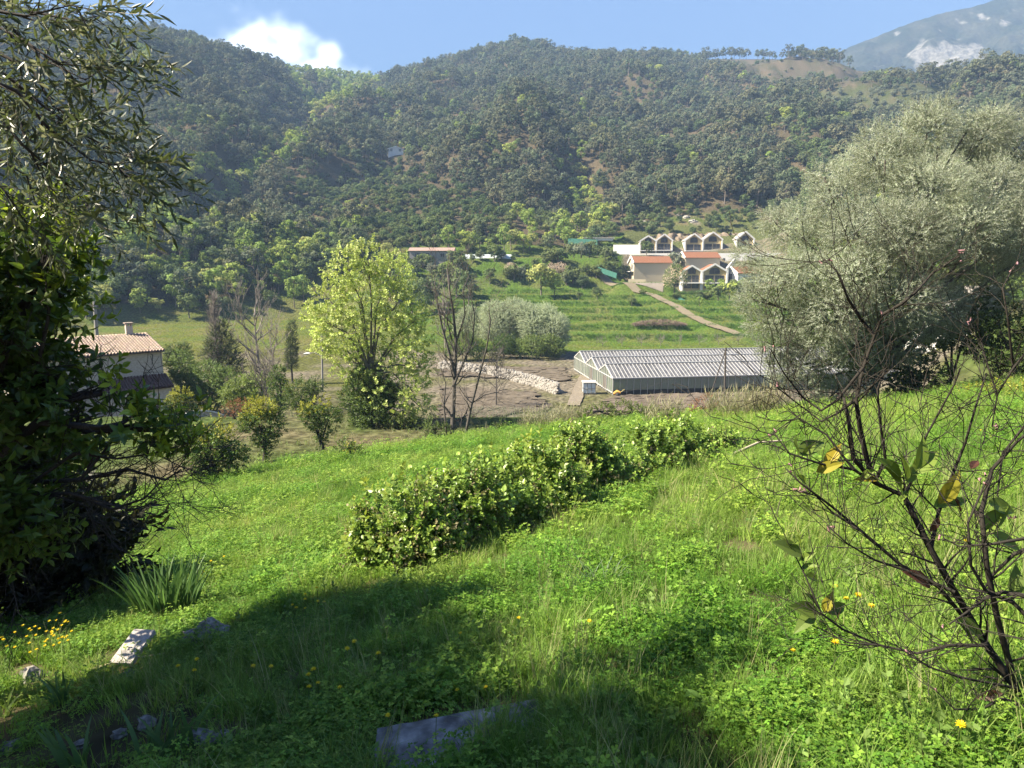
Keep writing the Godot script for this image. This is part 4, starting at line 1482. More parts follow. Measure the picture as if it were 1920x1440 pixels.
	var fw := thing("farm_building", "long grey farm building with a low pinkish roof below the wood", "building", lo)
	var len := hi.x - lo.x
	var f1 := MB.new()
	f1.box(Vector3(0, -2, -7), Vector3(len, 2.9, 0))
	part(fw, "wall", f1.commit(), grain(mat(Color(0.42, 0.39, 0.36), 0.9), 0.05, Vector3(0.4, 0.4, 0.4), 0.8))
	var f2 := MB.new()
	f2.quad(Vector3(-0.4, 2.95, 0.5), Vector3(-0.4, 4.1, -3.5), Vector3(len + 0.4, 4.1, -3.5), Vector3(len + 0.4, 2.95, 0.5))
	f2.quad(Vector3(-0.4, 4.1, -3.5), Vector3(-0.4, 2.95, -7.5), Vector3(len + 0.4, 2.95, -7.5), Vector3(len + 0.4, 4.1, -3.5))
	f2.tri(Vector3(-0.4, 2.9, 0.45), Vector3(-0.4, 4.05, -3.5), Vector3(-0.4, 2.9, -7.4))
	f2.tri(Vector3(len + 0.4, 2.9, 0.45), Vector3(len + 0.4, 4.05, -3.5), Vector3(len + 0.4, 2.9, -7.4))
	part(fw, "roof", f2.commit(), grain(mat(Color(0.40, 0.27, 0.22), 0.9), 0.06, Vector3(1, 1, 1), 0.7))
	for x in [2.5, 6.0, 11.0]: window(fw, Vector3(x, 0.9, 0.05), 1.2, 1.2, mat(Color(0.3, 0.3, 0.3)), M.pane)
	# plastic tunnels beside it
	for e in [[872, 925, 486, "pale plastic growing tunnel beside the farm building"], [926, 960, 486, "shorter plastic growing tunnel nearer the blossom trees"]]:
		var a := P(e[0], e[2], 232.0)
		var tw: float = P(e[1], e[2], 232.0).x - a.x
		var to := thing("growing_tunnel", e[3], "tunnel", a)
		var tb := MB.new()
		var pts := []
		for i in 9:
			var an := PI * i / 8.0
			pts.append(Vector3(0, sin(an) * 1.9 - 0.3, -cos(an) * 2.2 - 2.2))
		for i in 8:
			tb.quad(pts[i], pts[i] + Vector3(tw, 0, 0), pts[i + 1] + Vector3(tw, 0, 0), pts[i + 1])
		part(to, "cover", tb.commit(), mat(Color(0.5, 0.56, 0.56), 0.4))
		var hp := MB.new()
		for k in 7:
			for i in 8: hp.bar(pts[i] + Vector3(tw * k / 6.0, 0.04, 0), pts[i + 1] + Vector3(tw * k / 6.0, 0.04, 0), 0.08, 0.08)
		part(to, "hoops", hp.commit(), mat(Color(0.6, 0.6, 0.6), 0.5))
	# white house up in the pines
	var wp := P(742, 287, 425.0)
	h = gable_house("forest_house", "pale house glimpsed among the pines on the hillside", wp, 0.3, 9.0, 7.0, 2.2, 3.6, white, white, pale_tile, 6.0, 1)
	window(h, Vector3(-2.5, 1.0, 0.06), 1.4, 1.6, wf, M.pane)
	window(h, Vector3(2.5, 1.0, 0.06), 1.4, 1.6, wf, M.pane)
	# white house past the great olive
	wp = P(1852, 588, 95.0)
	h = gable_house("white_house", "white house with a pale tiled roof beyond the great olive", wp, 0.5, 7.0, 9.0, 2.6, 3.6, white, white, pale_tile, 6.0, 1)
	window(h, Vector3(-1.2, 0.8, 0.06), 1.2, 1.3, wf, M.pane)
	# small white boulders and a hut on the terraces above
	for e in [[1206, 418, 1.2], [1299, 416, 1.3], [1272, 405, 1.0], [1287, 408, 1.2]]:
		var p := G(e[0], e[1], 240.0)
		solo("limestone_boulder", rock_mesh(e[2], 0.4), M.limestone, "pale boulder lying on the grassy slope above the villas", "boulder", p, "pale boulders above the villas")

# ---------- middle ground ----------
func tile_roof(o: Node3D, called: String, a: Vector3, b: Vector3, up_a: Vector3, up_b: Vector3, m: Material, pitch := 0.24) -> void:
	# rows of barrel tiles running from the eave a-b up to the ridge
	var n := maxi(3, int(a.distance_to(b) / pitch))
	var rows := maxi(3, int(a.distance_to(up_a) / 0.36))
	var nn := (b - a).cross(up_a - a).normalized()
	if nn.y < 0.0: nn = -nn
	var sheet_ := MB.new()
	sheet_.quad(a - nn * 0.12, up_a - nn * 0.12, up_b - nn * 0.12, b - nn * 0.12)
	sheet_.quad(a, up_a, up_b, b)
	var roof := part(o, called, sheet_.commit(), m)
	var mb := MB.new()
	for i in n:
		var t := (i + 0.5) / n
		for r in rows:
			var f := rnd(0.72, 1.12)
			mb.col = Color(f, f * rnd(0.92, 1.03), f * rnd(0.88, 1.05))
			var p0: Vector3 = a.lerp(b, t).lerp(up_a.lerp(up_b, t), float(r) / rows) + nn * 0.035
			var p1: Vector3 = a.lerp(b, t).lerp(up_a.lerp(up_b, t), (r + 1.06) / rows) + nn * 0.01
			mb.tube([p0, p1], [0.105, 0.085], 6)
	part(roof, "barrel_tiles", mb.commit(), m).set_meta("kind", "stuff")

func build_house() -> void:
	rng.seed = 400
	var wall := grain(mat(Color(0.56, 0.50, 0.42), 0.95), 0.03, Vector3(0.35, 0.35, 0.35), 0.78)
	var tiles := mat(Color(0.58, 0.46, 0.37), 0.9, true)
	grain(tiles, 0.06, Vector3(1.5, 1.5, 1.5), 0.6)
	var old_tiles := mat(Color(0.24, 0.13, 0.10), 0.9, true)
	grain(old_tiles, 0.06, Vector3(1.5, 1.5, 1.5), 0.55)
	var O := P(303, 657, 60.0)
	var gy := H(O.x, 60.0)
	var o := thing("tiled_house", "two-storey plastered house with pale barrel-tile roof and a lean-to", "house", Vector3(O.x, gy, O.z))
	var d1 := Vector3(-0.72, 0, 0.69)      # along the wall, towards the camera
	var d2 := Vector3(-0.69, 0, -0.72)     # away from the wall
	var e := O.y - gy
	var L := 11.0
	var D := 9.0
	var up := Vector3(0, 1, 0)
	var A := Vector3.ZERO - up * 1.0
	var wb := MB.new()
	wb.quad(A, A + up * (e + 1.0), d1 * L + up * e, d1 * L + A)
	wb.quad(A + d2 * D, up * e + d2 * D, up * e, A)
	wb.tri(up * e, up * e + d2 * D, up * (e + 1.1) + d2 * D * 0.5)
	wb.quad(A + d1 * L, up * e + d1 * L, up * e + d2 * D + d1 * L, A + d2 * D + d1 * L)
	wb.tri(up * e + d1 * L, up * e + d2 * D + d1 * L, up * (e + 1.1) + d2 * D * 0.5 + d1 * L)
	wb.quad(A + d2 * D, up * e + d2 * D, up * e + d2 * D + d1 * L, A + d2 * D + d1 * L)
	part(o, "wall", wb.commit(), wall)
	var ov := -d2 * 0.35
	var y0 := up * (e + 0.02)
	var y1 := up * (e + 1.2)
	tile_roof(o, "roof", ov - d1 * 0.2 + y0, ov + d1 * (L + 0.3) + y0, d2 * D * 0.5 - d1 * 0.2 + y1, d2 * D * 0.5 + d1 * (L + 0.3) + y1, tiles)
	tile_roof(o, "roof", d2 * (D + 0.35) - d1 * 0.2 + y0, d2 * (D + 0.35) + d1 * (L + 0.3) + y0, d2 * D * 0.5 - d1 * 0.2 + y1, d2 * D * 0.5 + d1 * (L + 0.3) + y1, tiles)
	var cb := MB.new()
	var cp := d2 * D * 0.5 + d1 * 1.3 + y1
	cb.obox(Transform3D(Basis(d1 * 0.55, up * 1.3, d2 * 0.45), cp + up * 0.1))
	var ch := part(o, "chimney", cb.commit(), wall)
	var cc := MB.new()
	for s in [-1.0, 1.0]: cc.obox(Transform3D(Basis(d1 * 0.12, up * 0.25, d2 * 0.42), cp + up * 0.87 + d1 * 0.2 * s))
	cc.obox(Transform3D(Basis(d1 * 0.72, up * 0.08, d2 * 0.56), cp + up * 1.04))
	part(ch, "chimney_cap", cc.commit(), tiles)
	# lean-to against the near wall
	var n := -d2
	var lw := MB.new()
	var le := e - 2.95
	var q0 := n * 1.75
	lw.quad(A + q0, up * le + q0, up * le + q0 + d1 * 5.0, A + q0 + d1 * 5.0)
	lw.quad(A, up * (le + 0.7), up * le + q0, A + q0)
	lw.quad(A + d1 * 5.0, up * (le + 0.7) + d1 * 5.0, up * le + q0 + d1 * 5.0, A + q0 + d1 * 5.0)
	part(o, "lean_to_wall", lw.commit(), wall)
	tile_roof(o, "lean_to_roof", q0 + n * 0.25 - d1 * 0.2 + up * (le - 0.02), q0 + n * 0.25 + d1 * 5.2 + up * (le - 0.02), -d1 * 0.2 + up * (le + 0.85) + n * 0.03, d1 * 5.2 + up * (le + 0.85) + n * 0.03, old_tiles)
	var wd := MB.new()
	wd.obox(Transform3D(Basis(d1 * 0.9, up * 1.2, n * 0.08), q0 + d1 * 1.4 + up * (le - 1.6) + n * 0.03))
	var win := part(o, "window", wd.commit(), M.pane)
	var wf := MB.new()
	for s in [-1.0, 0.0, 1.0]: wf.obox(Transform3D(Basis(d1 * 0.08, up * 1.3, n * 0.12), q0 + d1 * (1.4 + 0.47 * s) + up * (le - 1.6) + n * 0.05))
	part(win, "frame", wf.commit(), mat(Color(0.5, 0.5, 0.5), 0.6))
	# telephone bracket under the eave
	var br := MB.new()
	br.tube([d1 * 0.9 + up * (e - 0.25) + n * 0.02, d1 * 0.9 + up * (e - 0.25) + n * 0.5, d1 * 0.9 + up * (e - 1.2) + n * 0.05], [0.04, 0.04, 0.03], 5)
	part(o, "cable_bracket", br.commit(), M.wire)
	# curved parapet of the road
	var pts := []
	for k in [[346, 777, 43.0], [362, 771, 45.0], [378, 770, 46.5], [395, 772, 48.0], [412, 777, 49.5], [424, 783, 50.5]]: pts.append(P(k[0], k[1], k[2]))
	var pw := thing("parapet_wall", "low pale curved parapet wall along the lane by the tiled house", "wall", pts[0])
	for k in pts.size() - 1:
		var a: Vector3 = pts[k] - pts[0]
		var b: Vector3 = pts[k + 1] - pts[0]
		var pb := MB.new()
		pb.bar(a - up * 0.95, b - up * 0.95, 0.28, 1.8)
		part(pw, "wall_section", pb.commit(), wall)
		var pc := MB.new()
		pc.bar(a, b, 0.4, 0.1)
		part(pw, "coping", pc.commit(), M.white)

func build_midground() -> void:
	build_house()
	rng.seed = 420
	var pale := grain(mat(Color(0.34, 0.30, 0.26), 0.95), 0.05, Vector3(2, 2, 2), 0.55)
	var grey := grain(mat(Color(0.17, 0.15, 0.13), 0.95), 0.05, Vector3(2, 2, 2), 0.5)
	var dark := grain(mat(Color(0.07, 0.06, 0.05), 0.95), 0.05, Vector3(3, 1, 3), 0.5)
	M.dark_bark = dark
	M.plane_bark = grain(mat(Color(0.22, 0.20, 0.16), 0.95), 0.05, Vector3(2, 2, 2), 0.55)
	# plane tree in new leaf
	var u := 42.0
	var base := P(700, 800, u)
	base.y = H(base.x, u)
	var bl := pix_blobs([[690, 485, 38], [652, 502, 40], [733, 512, 42], [615, 560, 40], [672, 560, 48], [745, 570, 46], [780, 600, 30], [598, 598, 30], [640, 620, 48], [710, 625, 56], [775, 650, 38], [605, 650, 26], [660, 680, 42], [790, 690, 28], [735, 690, 40], [775, 735, 36], [735, 755, 36], [790, 765, 24], [705, 735, 34]], u, base)
	var o := thing("plane_tree", "tall plane tree in bright yellow-green new leaf, ivy round its trunk", "tree", base)
	limbs(o, bl, Vector3.ZERO, P(695, 690, u) - base, 0.14, M.plane_bark, 6)
	leaves(o, "crown", base, bl, S.plane, 8.5, Vector2(0.7, 1.15), Color(1, 1, 1), 0.22, 0.0, null, -0.2, 0.15)
	leaves(o, "ivy", base, pix_blobs([[690, 715, 34, 0.0], [675, 745, 36, 0.2], [705, 765, 36, -0.3], [722, 735, 26, 0], [690, 785, 34, 0]], u, base), S.ivy, 34.0, Vector2(0.8, 1.2), Color(0.95, 0.95, 0.95), 0.25)
	# bare tree beside it
	rng.seed = 421
	u = 39.0
	base = P(848, 822, u)
	base.y = H(base.x, u)
	o = thing("bare_tree", "leafless grey tree with forked stems beside the plane tree", "tree", base)
	var tb := MB.new()
	var bb := MB.new()
	for e in [[[848, 822], [850, 760], [853, 700], [855, 640], [850, 585], [842, 540], [838, 505], 0.15], [[853, 705], [842, 660], [828, 610], [820, 565], [814, 520], 0.09], [[872, 818], [884, 760], [900, 700], [913, 650], [920, 600], [916, 580], 0.09], [[852, 720], [872, 672], [886, 640], [890, 590], [880, 540], 0.075], [[856, 640], [872, 590], [868, 545], [880, 515], 0.06], [[838, 820], [832, 760], [836, 720], [826, 690], 0.07], [[886, 755], [910, 740], [935, 735], 0.04], [[848, 640], [838, 600], [845, 560], 0.05]]:
		var r0: float = e[-1]
		var pts := []
		var rs := []
		var n: int = e.size() - 1
		for i in n:
			pts.append(P(e[i][0], e[i][1], u + rnd(-0.3, 0.3) * i) - base)
			rs.append(maxf(r0 * (1.0 - 0.8 * i / (n - 1)), 0.018))
		if r0 > 0.1: tb.tube(pts, rs, 8)
		else: bb.tube(pts, rs, 6)
		for i in range(1, n):
			for k in 3:
				var d: Vector3 = ((pts[i] - pts[i - 1]).normalized() + rdir() * 0.9).normalized()
				grow(bb, pts[i].lerp(pts[i - 1], rnd(0, 1)), d, rnd(0.7, 1.5), maxf(rs[i] * 0.5, 0.014), 2, 3, 0.2, 0.5, 4, 0.007)
	part(o, "trunk", tb.commit(), grey)
	part(o, "branches", bb.commit(), grey)
	# ivy-grown fruit trees of the lower orchard
	rng.seed = 430
	var og := "ivy-grown fruit trees of the lower orchard"
	for e in [["stocky fruit tree smothered in ivy with a broken crown", 392, 902, [[385, 835, 34], [415, 840, 34], [370, 860, 24], [440, 858, 22], [400, 865, 36], [392, 885, 14]], [[400, 805, 24], [420, 812, 18], [385, 815, 16]]],
		["fruit tree with a full rounded ivy crown on a narrow stem", 497, 866, [[485, 795, 28], [508, 795, 26], [462, 795, 16], [497, 820, 22], [497, 842, 12], [497, 856, 8]], [[480, 772, 22], [500, 768, 20], [465, 780, 14], [478, 757, 12]]],
		["fruit tree with a flat ragged ivy crown on a slender stem", 602, 852, [[592, 785, 24], [618, 782, 24], [575, 775, 14], [604, 805, 16], [602, 825, 9], [602, 840, 7]], [[590, 762, 16], [570, 768, 12], [605, 755, 14]]],
		["golden-topped fruit tree below the tiled house", 335, 800, [[332, 762, 22], [345, 775, 18], [318, 775, 16], [335, 790, 10]], [[340, 744, 18], [328, 750, 14]]],
		["low ivy mound beside the slender fruit tree", 655, 860, [[650, 845, 18], [672, 850, 14], [632, 850, 10]], [[655, 836, 8]]]]:
		base = G(e[1], e[2], 20.0)
		u = -base.z
		o = thing("fruit_tree", e[0], "fruit tree", base, og)
		bl = pix_blobs(e[3], u, base)
		limbs(o, bl, Vector3.ZERO, Vector3(0.02, u * 0.018, 0), 0.11 if e[1] != 655 else 0.05, dark, 5)
		leaves(o, "crown", base, bl, [S.ivy[0], S.ivy[1], S.dry[0]], 62.0, Vector2(0.55, 0.95), Color(1.15, 1.15, 1.1), 0.25)
		leaves(o, "new_growth", base, pix_blobs(e[4], u, base), S.ivy_gold, 38.0, Vector2(0.5, 0.9), Color(1, 1, 1), 0.25)
	# bushes and trees between the orchard and the house
	rng.seed = 440
	for e in [["leafy_bush", "broad green bush against the end wall of the tiled house", 350, 770, 66, [[350, 700, 26], [340, 680, 22], [365, 720, 30], [335, 720, 20], [358, 745, 24]], "bush", 1.0],
		["leafy_bush", "broad grey-green bush beside the dead cypress", 395, 775, 63, [[390, 705, 30], [420, 715, 26], [400, 735, 32], [375, 745, 22], [430, 745, 22]], "bush", 1.0],
		["leafy_bush", "tall dark evergreen bush at the corner of the tiled house", 335, 700, 78, [[330, 665, 20], [345, 660, 16], [322, 680, 18]], "bush", 0.7],
		["leafy_bush", "yellow-green bush below the pale leafless tree", 455, 775, 60, [[450, 730, 26], [475, 725, 24], [435, 745, 20], [465, 750, 24]], "light", 1.0],
		["leafy_bush", "reddish thinning bush before the curved parapet", 440, 790, 44, [[440, 765, 16], [455, 758, 14], [428, 772, 12]], "rust", 1.0],
		["leafy_bush", "dark shrub between the ivy column and the lamp pole", 570, 775, 52, [[565, 735, 24], [580, 750, 20], [552, 755, 18], [590, 725, 14]], "bush", 0.75],
		["leafy_bush", "small green bush under the plane tree", 760, 815, 41, [[755, 790, 18], [775, 795, 16], [740, 800, 14]], "light", 0.8],
		["leafy_bush", "dark green bush at the foot of the bare tree", 815, 818, 39, [[812, 800, 16], [828, 806, 14], [800, 808, 12]], "bush", 0.8],
		["leafy_bush", "rust-red bush at the end of the meadow before the greenhouse", 1318, 792, 35, [[1310, 765, 17], [1330, 752, 14], [1300, 778, 14], [1325, 775, 16]], "rust", 1.0],
		["leafy_bush", "scrubby green bush on the meadow edge below the greenhouse door", 1150, 798, 36, [[1130, 775, 18], [1165, 770, 20], [1195, 775, 18], [1100, 780, 14], [1225, 778, 14]], "light", 0.8],
		["leafy_bush", "small dark laurel standing alone on the meadow edge", 936, 820, 34, [[935, 805, 8], [937, 797, 6]], "bush", 0.7]]:
		u = e[4]
		base = P(e[2], e[3], u)
		base.y = H(base.x, u)
		bl = pix_blobs(e[5], u, base)
		var kinds: Array = {"bush": S.bush, "light": S.bush_light, "rust": S.rust}[e[6]]
		var near := u < 46.0
		tree(e[0], e[1], "bush", base, Vector3(0, 0.4, 0), bl, kinds, 34.0 if near else 15.0, Vector2(0.35, 0.6) if near else Vector2(0.6, 1.1), Color(1.15 * e[7], 1.15 * e[7], 1.1 * e[7]), 0.08 if near else 0.12)
	# ivy column
	base = P(522, 775, 55.0)
	base.y = H(base.x, 55.0)
	tree("ivy_column", "narrow column of ivy on an old stump near the lamp pole", "ivy", base, Vector3(0, 1.5, 0), pix_blobs([[522, 700, 12], [520, 718, 15], [524, 740, 17], [520, 762, 17]], 55.0, base), S.ivy, 26.0, Vector2(0.9, 1.3), Color(1.1, 1.1, 1.1), 0.15)
	# dead cypress
	rng.seed = 445
	u = 84.0
	base = P(408, 705, u)
	base.y = H(base.x, u)
	o = thing("dead_cypress", "half-dead grey cypress with ivy over its lower half", "cypress", base)
	var db := MB.new()
	db.tube([Vector3(0, -0.3, 0), P(405, 640, u) - base, P(400, 548, u) - base], [0.25, 0.18, 0.03], 7)
	part(o, "trunk", db.commit(), grey)
	var dw := MB.new()
	for i in 260:
		var t := rnd(0.15, 0.97)
		var c := (P(400, 548, u) - base) * t
		var a := rnd(0, TAU)
		grow(dw, c, Vector3(cos(a), 0.9, sin(a)), (1.0 - t) * 1.6 + 0.6, 0.03, 1, 4, 0.4, 0.5, 3, 0.012)
	part(o, "branches", dw.commit(), mat(Color(0.20, 0.175, 0.155), 0.95))
	leaves(o, "ivy", base, pix_blobs([[412, 640, 20], [425, 655, 20], [405, 665, 22], [430, 680, 22], [410, 690, 22], [440, 690, 14], [418, 620, 14]], u, base), S.dark, 6.0, Vector2(0.9, 1.4), Color(1.2, 1.2, 1.1), 0.2)
	# living cypress
	u = 92.0
	base = P(547, 695, u)
	base.y = H(base.x, u)
	o = thing("cypress", "slim dark cypress at the edge of the pale field", "cypress", base)
	var cb := MB.new()
	cb.tube([Vector3(0, -0.3, 0), Vector3(0, 6.0, 0)], [0.16, 0.05], 6)
	part(o, "trunk", cb.commit(), dark)
	leaves(o, "crown", base, pix_blobs([[547, 606, 5], [547, 618, 7], [546, 632, 9], [547, 646, 10], [547, 660, 11], [547, 674, 11], [547, 686, 10]], u, base), S.needle, 26.0, Vector2(0.8, 1.2), Color(1.0, 1.0, 1.0), 0.15, -0.9, null, -0.9)
	# pale leafless trees beyond the orchard
	rng.seed = 450
	for e in [["pale leafless tree spreading before the pale field", 492, 745, 70.0, 10.5, 0.2, pale], ["thin leafless tree beside the slim cypress", 520, 735, 66.0, 7.5, 0.12, pale], ["thin leafless sapling behind the orchard bushes", 505, 770, 58.0, 6.0, 0.09, grey], ["grey leafless tree against the dark thicket behind the plane tree", 835, 640, 118.0, 12.0, 0.2, pale], ["thin leafless tree at the edge of the tilled plot", 930, 740, 78.0, 6.0, 0.1, grey]]:
		u = e[3]
		base = P(e[1], e[2], u)
		base.y = H(base.x, u)
		o = thing("bare_tree", e[0], "tree", base)
		var t1 := MB.new()
		var tall: float = e[4]
		var lean := Vector3(rnd(-0.5, 0.5), 0, rnd(-0.3, 0.3))
		var pts := [Vector3(0, -0.3, 0), Vector3(0, tall * 0.3, 0) + lean * 0.3, Vector3(0, tall * 0.6, 0) + lean, Vector3(0, tall * 0.9, 0) + lean * 1.4]
		t1.tube(pts, [e[5], e[5] * 0.8, e[5] * 0.5, 0.03], 7)
		part(o, "trunk", t1.commit(), e[6])
		var b1 := MB.new()
		for i in 13:
			var t := rnd(0.8, 3.0)
			var p: Vector3 = pts[int(t) if t < 3.0 else 2].lerp(pts[mini(int(t) + 1, 3)], t - int(t))
			var a := rnd(0, TAU)
			grow(b1, p, Vector3(cos(a), rnd(0.5, 1.2), sin(a)), tall * rnd(0.16, 0.28), e[5] * 0.4, 3, 3, 0.3, 0.45, 4, 0.012)
		part(o, "branches", b1.commit(), e[6])
	# pale twigs of the pruned row behind the greenhouse
	rng.seed = 455
	for i in 9:
		base = G(lerpf(1130, 1420, i / 8.0), 650.0 - i * 0.6, 110.0)
		o = thing("pruned_vine", "low pruned pale fruit bush behind the greenhouse", "fruit bush", base, "pruned row behind the greenhouse")
		var st := MB.new()
		st.tube([Vector3(0, -0.2, 0), Vector3(0, 0.8, 0)], [0.07, 0.05], 5)
		part(o, "trunk", st.commit(), pale)
		var vb := MB.new()
		for k in 6: grow(vb, Vector3(0, 0.6, 0), Vector3(rnd(-1.5, 1.5), 0.7, rnd(-1, 1)), rnd(0.9, 1.5), 0.035, 2, 3, 0.2, 0.6, 3, 0.014)
		part(o, "branches", vb.commit(), pale)
	# reeds
	rng.seed = 460
	for e in [[1365, 785, "clump of pale dry reeds beside the rust-red bush"], [1400, 788, "wide clump of pale dry reeds on the meadow edge"], [1430, 785, "clump of pale dry reeds beside the great olive"], [1245, 800, "thin clump of dry reeds beside the scrubby green bush"], [1010, 808, "thin clump of dry stalks below the tilled plot"], [1060, 800, "second clump of dry stalks below the tilled plot"]]:
		base = G(e[0], e[1], 25.0)
		o = thing("reed_clump", e[2], "reeds", base)
		var w := []
		var tt := []
		for i in 60:
			var p := Vector3(rnd(-0.8, 0.8), 0, rnd(-0.5, 0.5))
			p.y = H(p.x + base.x, -(p.z + base.z)) - base.y - 0.05
			w.append(facing(Vector3(rnd(-0.25, 0.25), 1, rnd(-0.25, 0.25)), rnd(0, 6), rnd(0.6, 1.15), p))
			var f := rnd(0.8, 1.15)
			tt.append(Color(f, f, f))
		scatter(o, "stems", S.reed[0], M.leaf, w, tt)
	# great olive
	rng.seed = 470
	u = 24.0
	base = P(1640, 762, u)
	base.y = H(base.x, u)
	o = thing("olive_tree", "great silvery olive tree with spreading crown at the meadow's edge", "olive tree", base)
	bl = pix_blobs([[1738, 250, 44, 0.0], [1765, 215, 26, 0.3], [1720, 215, 22, 0.2], [1660, 300, 50, -0.4], [1640, 262, 26, 0.4], [1690, 250, 28, 0.0], [1842, 258, 42, 0.4], [1865, 222, 24, 0.5], [1820, 235, 20, 0.3], [1912, 270, 46, 0.8], [1570, 370, 50, 0], [1600, 312, 32, 0.8], [1545, 330, 24, 0.4], [1490, 430, 46, 0.5], [1450, 415, 24, 0.6], [1440, 520, 40, 0.4], [1408, 560, 26, 0.3], [1425, 605, 26, 0.3], [1475, 600, 38, -0.2], [1400, 480, 22, 0.5], [1530, 530, 56, -0.8], [1535, 630, 46, -0.6], [1510, 690, 28, -0.2], [1620, 440, 66, -1.2], [1740, 365, 70, -1.2], [1862, 365, 66, -1.0], [1980, 350, 74, 0], [1640, 570, 60, -1.0], [1570, 690, 32, 0], [1735, 490, 62, 0.8], [1850, 470, 62, 1.2], [1950, 460, 60, 1.2], [2040, 430, 74, 0.6], [1530, 450, 40, 1.4], [1700, 310, 50, 1.6], [1800, 330, 60, 1.6], [1620, 660, 36, -0.4], [1470, 690, 30, 0.2], [1515, 725, 28, 0], [1555, 745, 24, 0], [1600, 730, 30, 0], [1480, 520, 50, -0.6], [1560, 590, 56, -1.3], [1460, 650, 34, 0.2], [1600, 520, 56, -1.6], [1700, 440, 60, -1.9], [1690, 560, 60, -1.5], [1760, 580, 58, -0.6], [1830, 560, 56, 0.4], [1900, 540, 56, 0.8], [1500, 620, 40, 0.4], [1590, 640, 46, -1.0], [1680, 640, 44, -0.8], [1800, 430, 60, -1.7], [1900, 440, 60, -1.2]], u, base)
	limbs(o, bl, Vector3.ZERO, P(1650, 700, u) - base, 0.15, grey, 2)
	leaves(o, "crown", base, bl, S.olive, 92.0, Vector2(0.62, 1.1), Color(1.0, 1.0, 1.0), 0.26, 0.35, null, -0.3, 0.2)
	# shrubs at its foot
	rng.seed = 475
	for e in [["dark_shrub", "dark glossy shrub growing under the great olive", 1715, 765, 24.5, [[1700, 690, 46, 0], [1735, 700, 40, 0], [1670, 715, 32, 0], [1720, 735, 36, 0]], S.ivy, 0.9], ["dark_shrub", "sprawling dark shrub beyond the great olive", 1900, 735, 22.0, [[1890, 640, 60, 0], [1940, 660, 60, 0], [1860, 590, 40, 0.5], [1905, 705, 34, 0]], S.ivy, 0.75], ["dark_shrub", "leafy branch mass hanging at the shaded side of the great olive", 1780, 745, 26.0, [[1780, 590, 46, 0], [1820, 620, 44, 0], [1745, 620, 40, 0]], S.bush, 0.8]]:
		base = P(e[2], e[3], e[4])
		base.y = H(base.x, e[4])
		bl = pix_blobs(e[5], e[4], base)
		tree(e[0], e[1], "shrub", base, Vector3(0, 0.6, 0), bl, e[6], 26.0, Vector2(0.6, 1.0), Color(e[7], e[7], e[7]), 0.1)
	# dry bank and yellow flowers past the olive
	var fl := thing("yellow_flowers", "band of yellow flowers along the far edge of the meadow", "flowers", G(1860, 742, 15.0), "", "stuff")
	var w3 := []
	for i in 150:
		var p := G(rnd(1800, 1990), rnd(738, 752), 14.0) + Vector3(0, rnd(0.02, 0.25), rnd(-0.4, 0.4))
		w3.append(facing(Vector3(rnd(-0.3, 0.3), 1, rnd(-0.3, 0.3)), rnd(0, 6), rnd(0.35, 0.6), p - fl.position))
	scatter(fl, "flowers", S.ivy_gold[0], M.leaf, w3)
	# rough growth along the edge of the meadow and on the orchard shelf
	rng.seed = 480
	var ug := thing("rough_undergrowth", "rough weeds and dry stalks on the shelf below the meadow", "weeds", Vector3.ZERO, "", "stuff")
	var sets := [[S.bush_light[0], [], []], [S.dry[0], [], []], [S.reed[0], [], []]]
	for i in 8000:
		var x := rnd(-26, 20)
		var e := poly_y(EDGE, x)
		var uu := e + rnd(-1.5, 26.0)
		if x > 13.0 and uu > e + 10.0: continue
		var nz := noise2.get_noise_2d(x * 0.3, uu * 0.3)
		if nz < -0.1: continue
		var k := 0 if nz > 0.25 else (1 if rnd(0, 1) < 0.7 else 2)
		sets[k][1].append(facing(Vector3(rnd(-0.5, 0.5), 1, rnd(-0.5, 0.5)), rnd(0, 6), rnd(0.5, 1.0) if k == 1 else rnd(0.3, 0.6), gp(x, uu, -0.03)))
		var f := rnd(0.8, 1.2)
		sets[k][2].append(Color(f, f, f))
	for s in sets:
		if s[1]: scatter(ug, "weeds", s[0], M.leaf, s[1], s[2])

# ---------- meadow ----------
func tuft(seed_: int, blades: int, h0: float, h1: float, spread: float, width: float, cols: Array, bend := 0.5, seg := 3) -> ArrayMesh:
	rng.seed = seed_
	var mb := MB.new()
	for i in blades:
		var a := rnd(0, TAU)
		var o := Vector3(cos(a), 0, sin(a))
		var b := o * spread * sqrt(rnd(0, 1))
		var a2 := rnd(0, TAU)
		var d := (o * 0.6 + Vector3(cos(a2), 0, sin(a2))) * 0.6
		var h := rnd(h0, h1)
		var bd := rnd(0.15, 1.0) * bend
		var side := Vector3(-d.z, 0, d.x).normalized() * width * rnd(0.7, 1.2)
		var c: Color = cols[rng.randi() % cols.size()]
		var f := rnd(0.8, 1.2)
		mb.col = Color(c.r * f, c.g * f, c.b * f)
		var prev := b
		for k in seg:
			var t := float(k + 1) / seg
			var p := b + d * h * bd * t * t + Vector3(0, h * t * (1.0 - 0.35 * bd * t), 0)
			var w0 := side * (1.0 - float(k) / seg)
			var w1 := side * (1.0 - t)
			if k == seg - 1: mb.tri(prev - w0, p, prev + w0)
			else: mb.quad(prev - w0, p - w1, p + w1, prev + w0)
			prev = p
	return mb.commit()

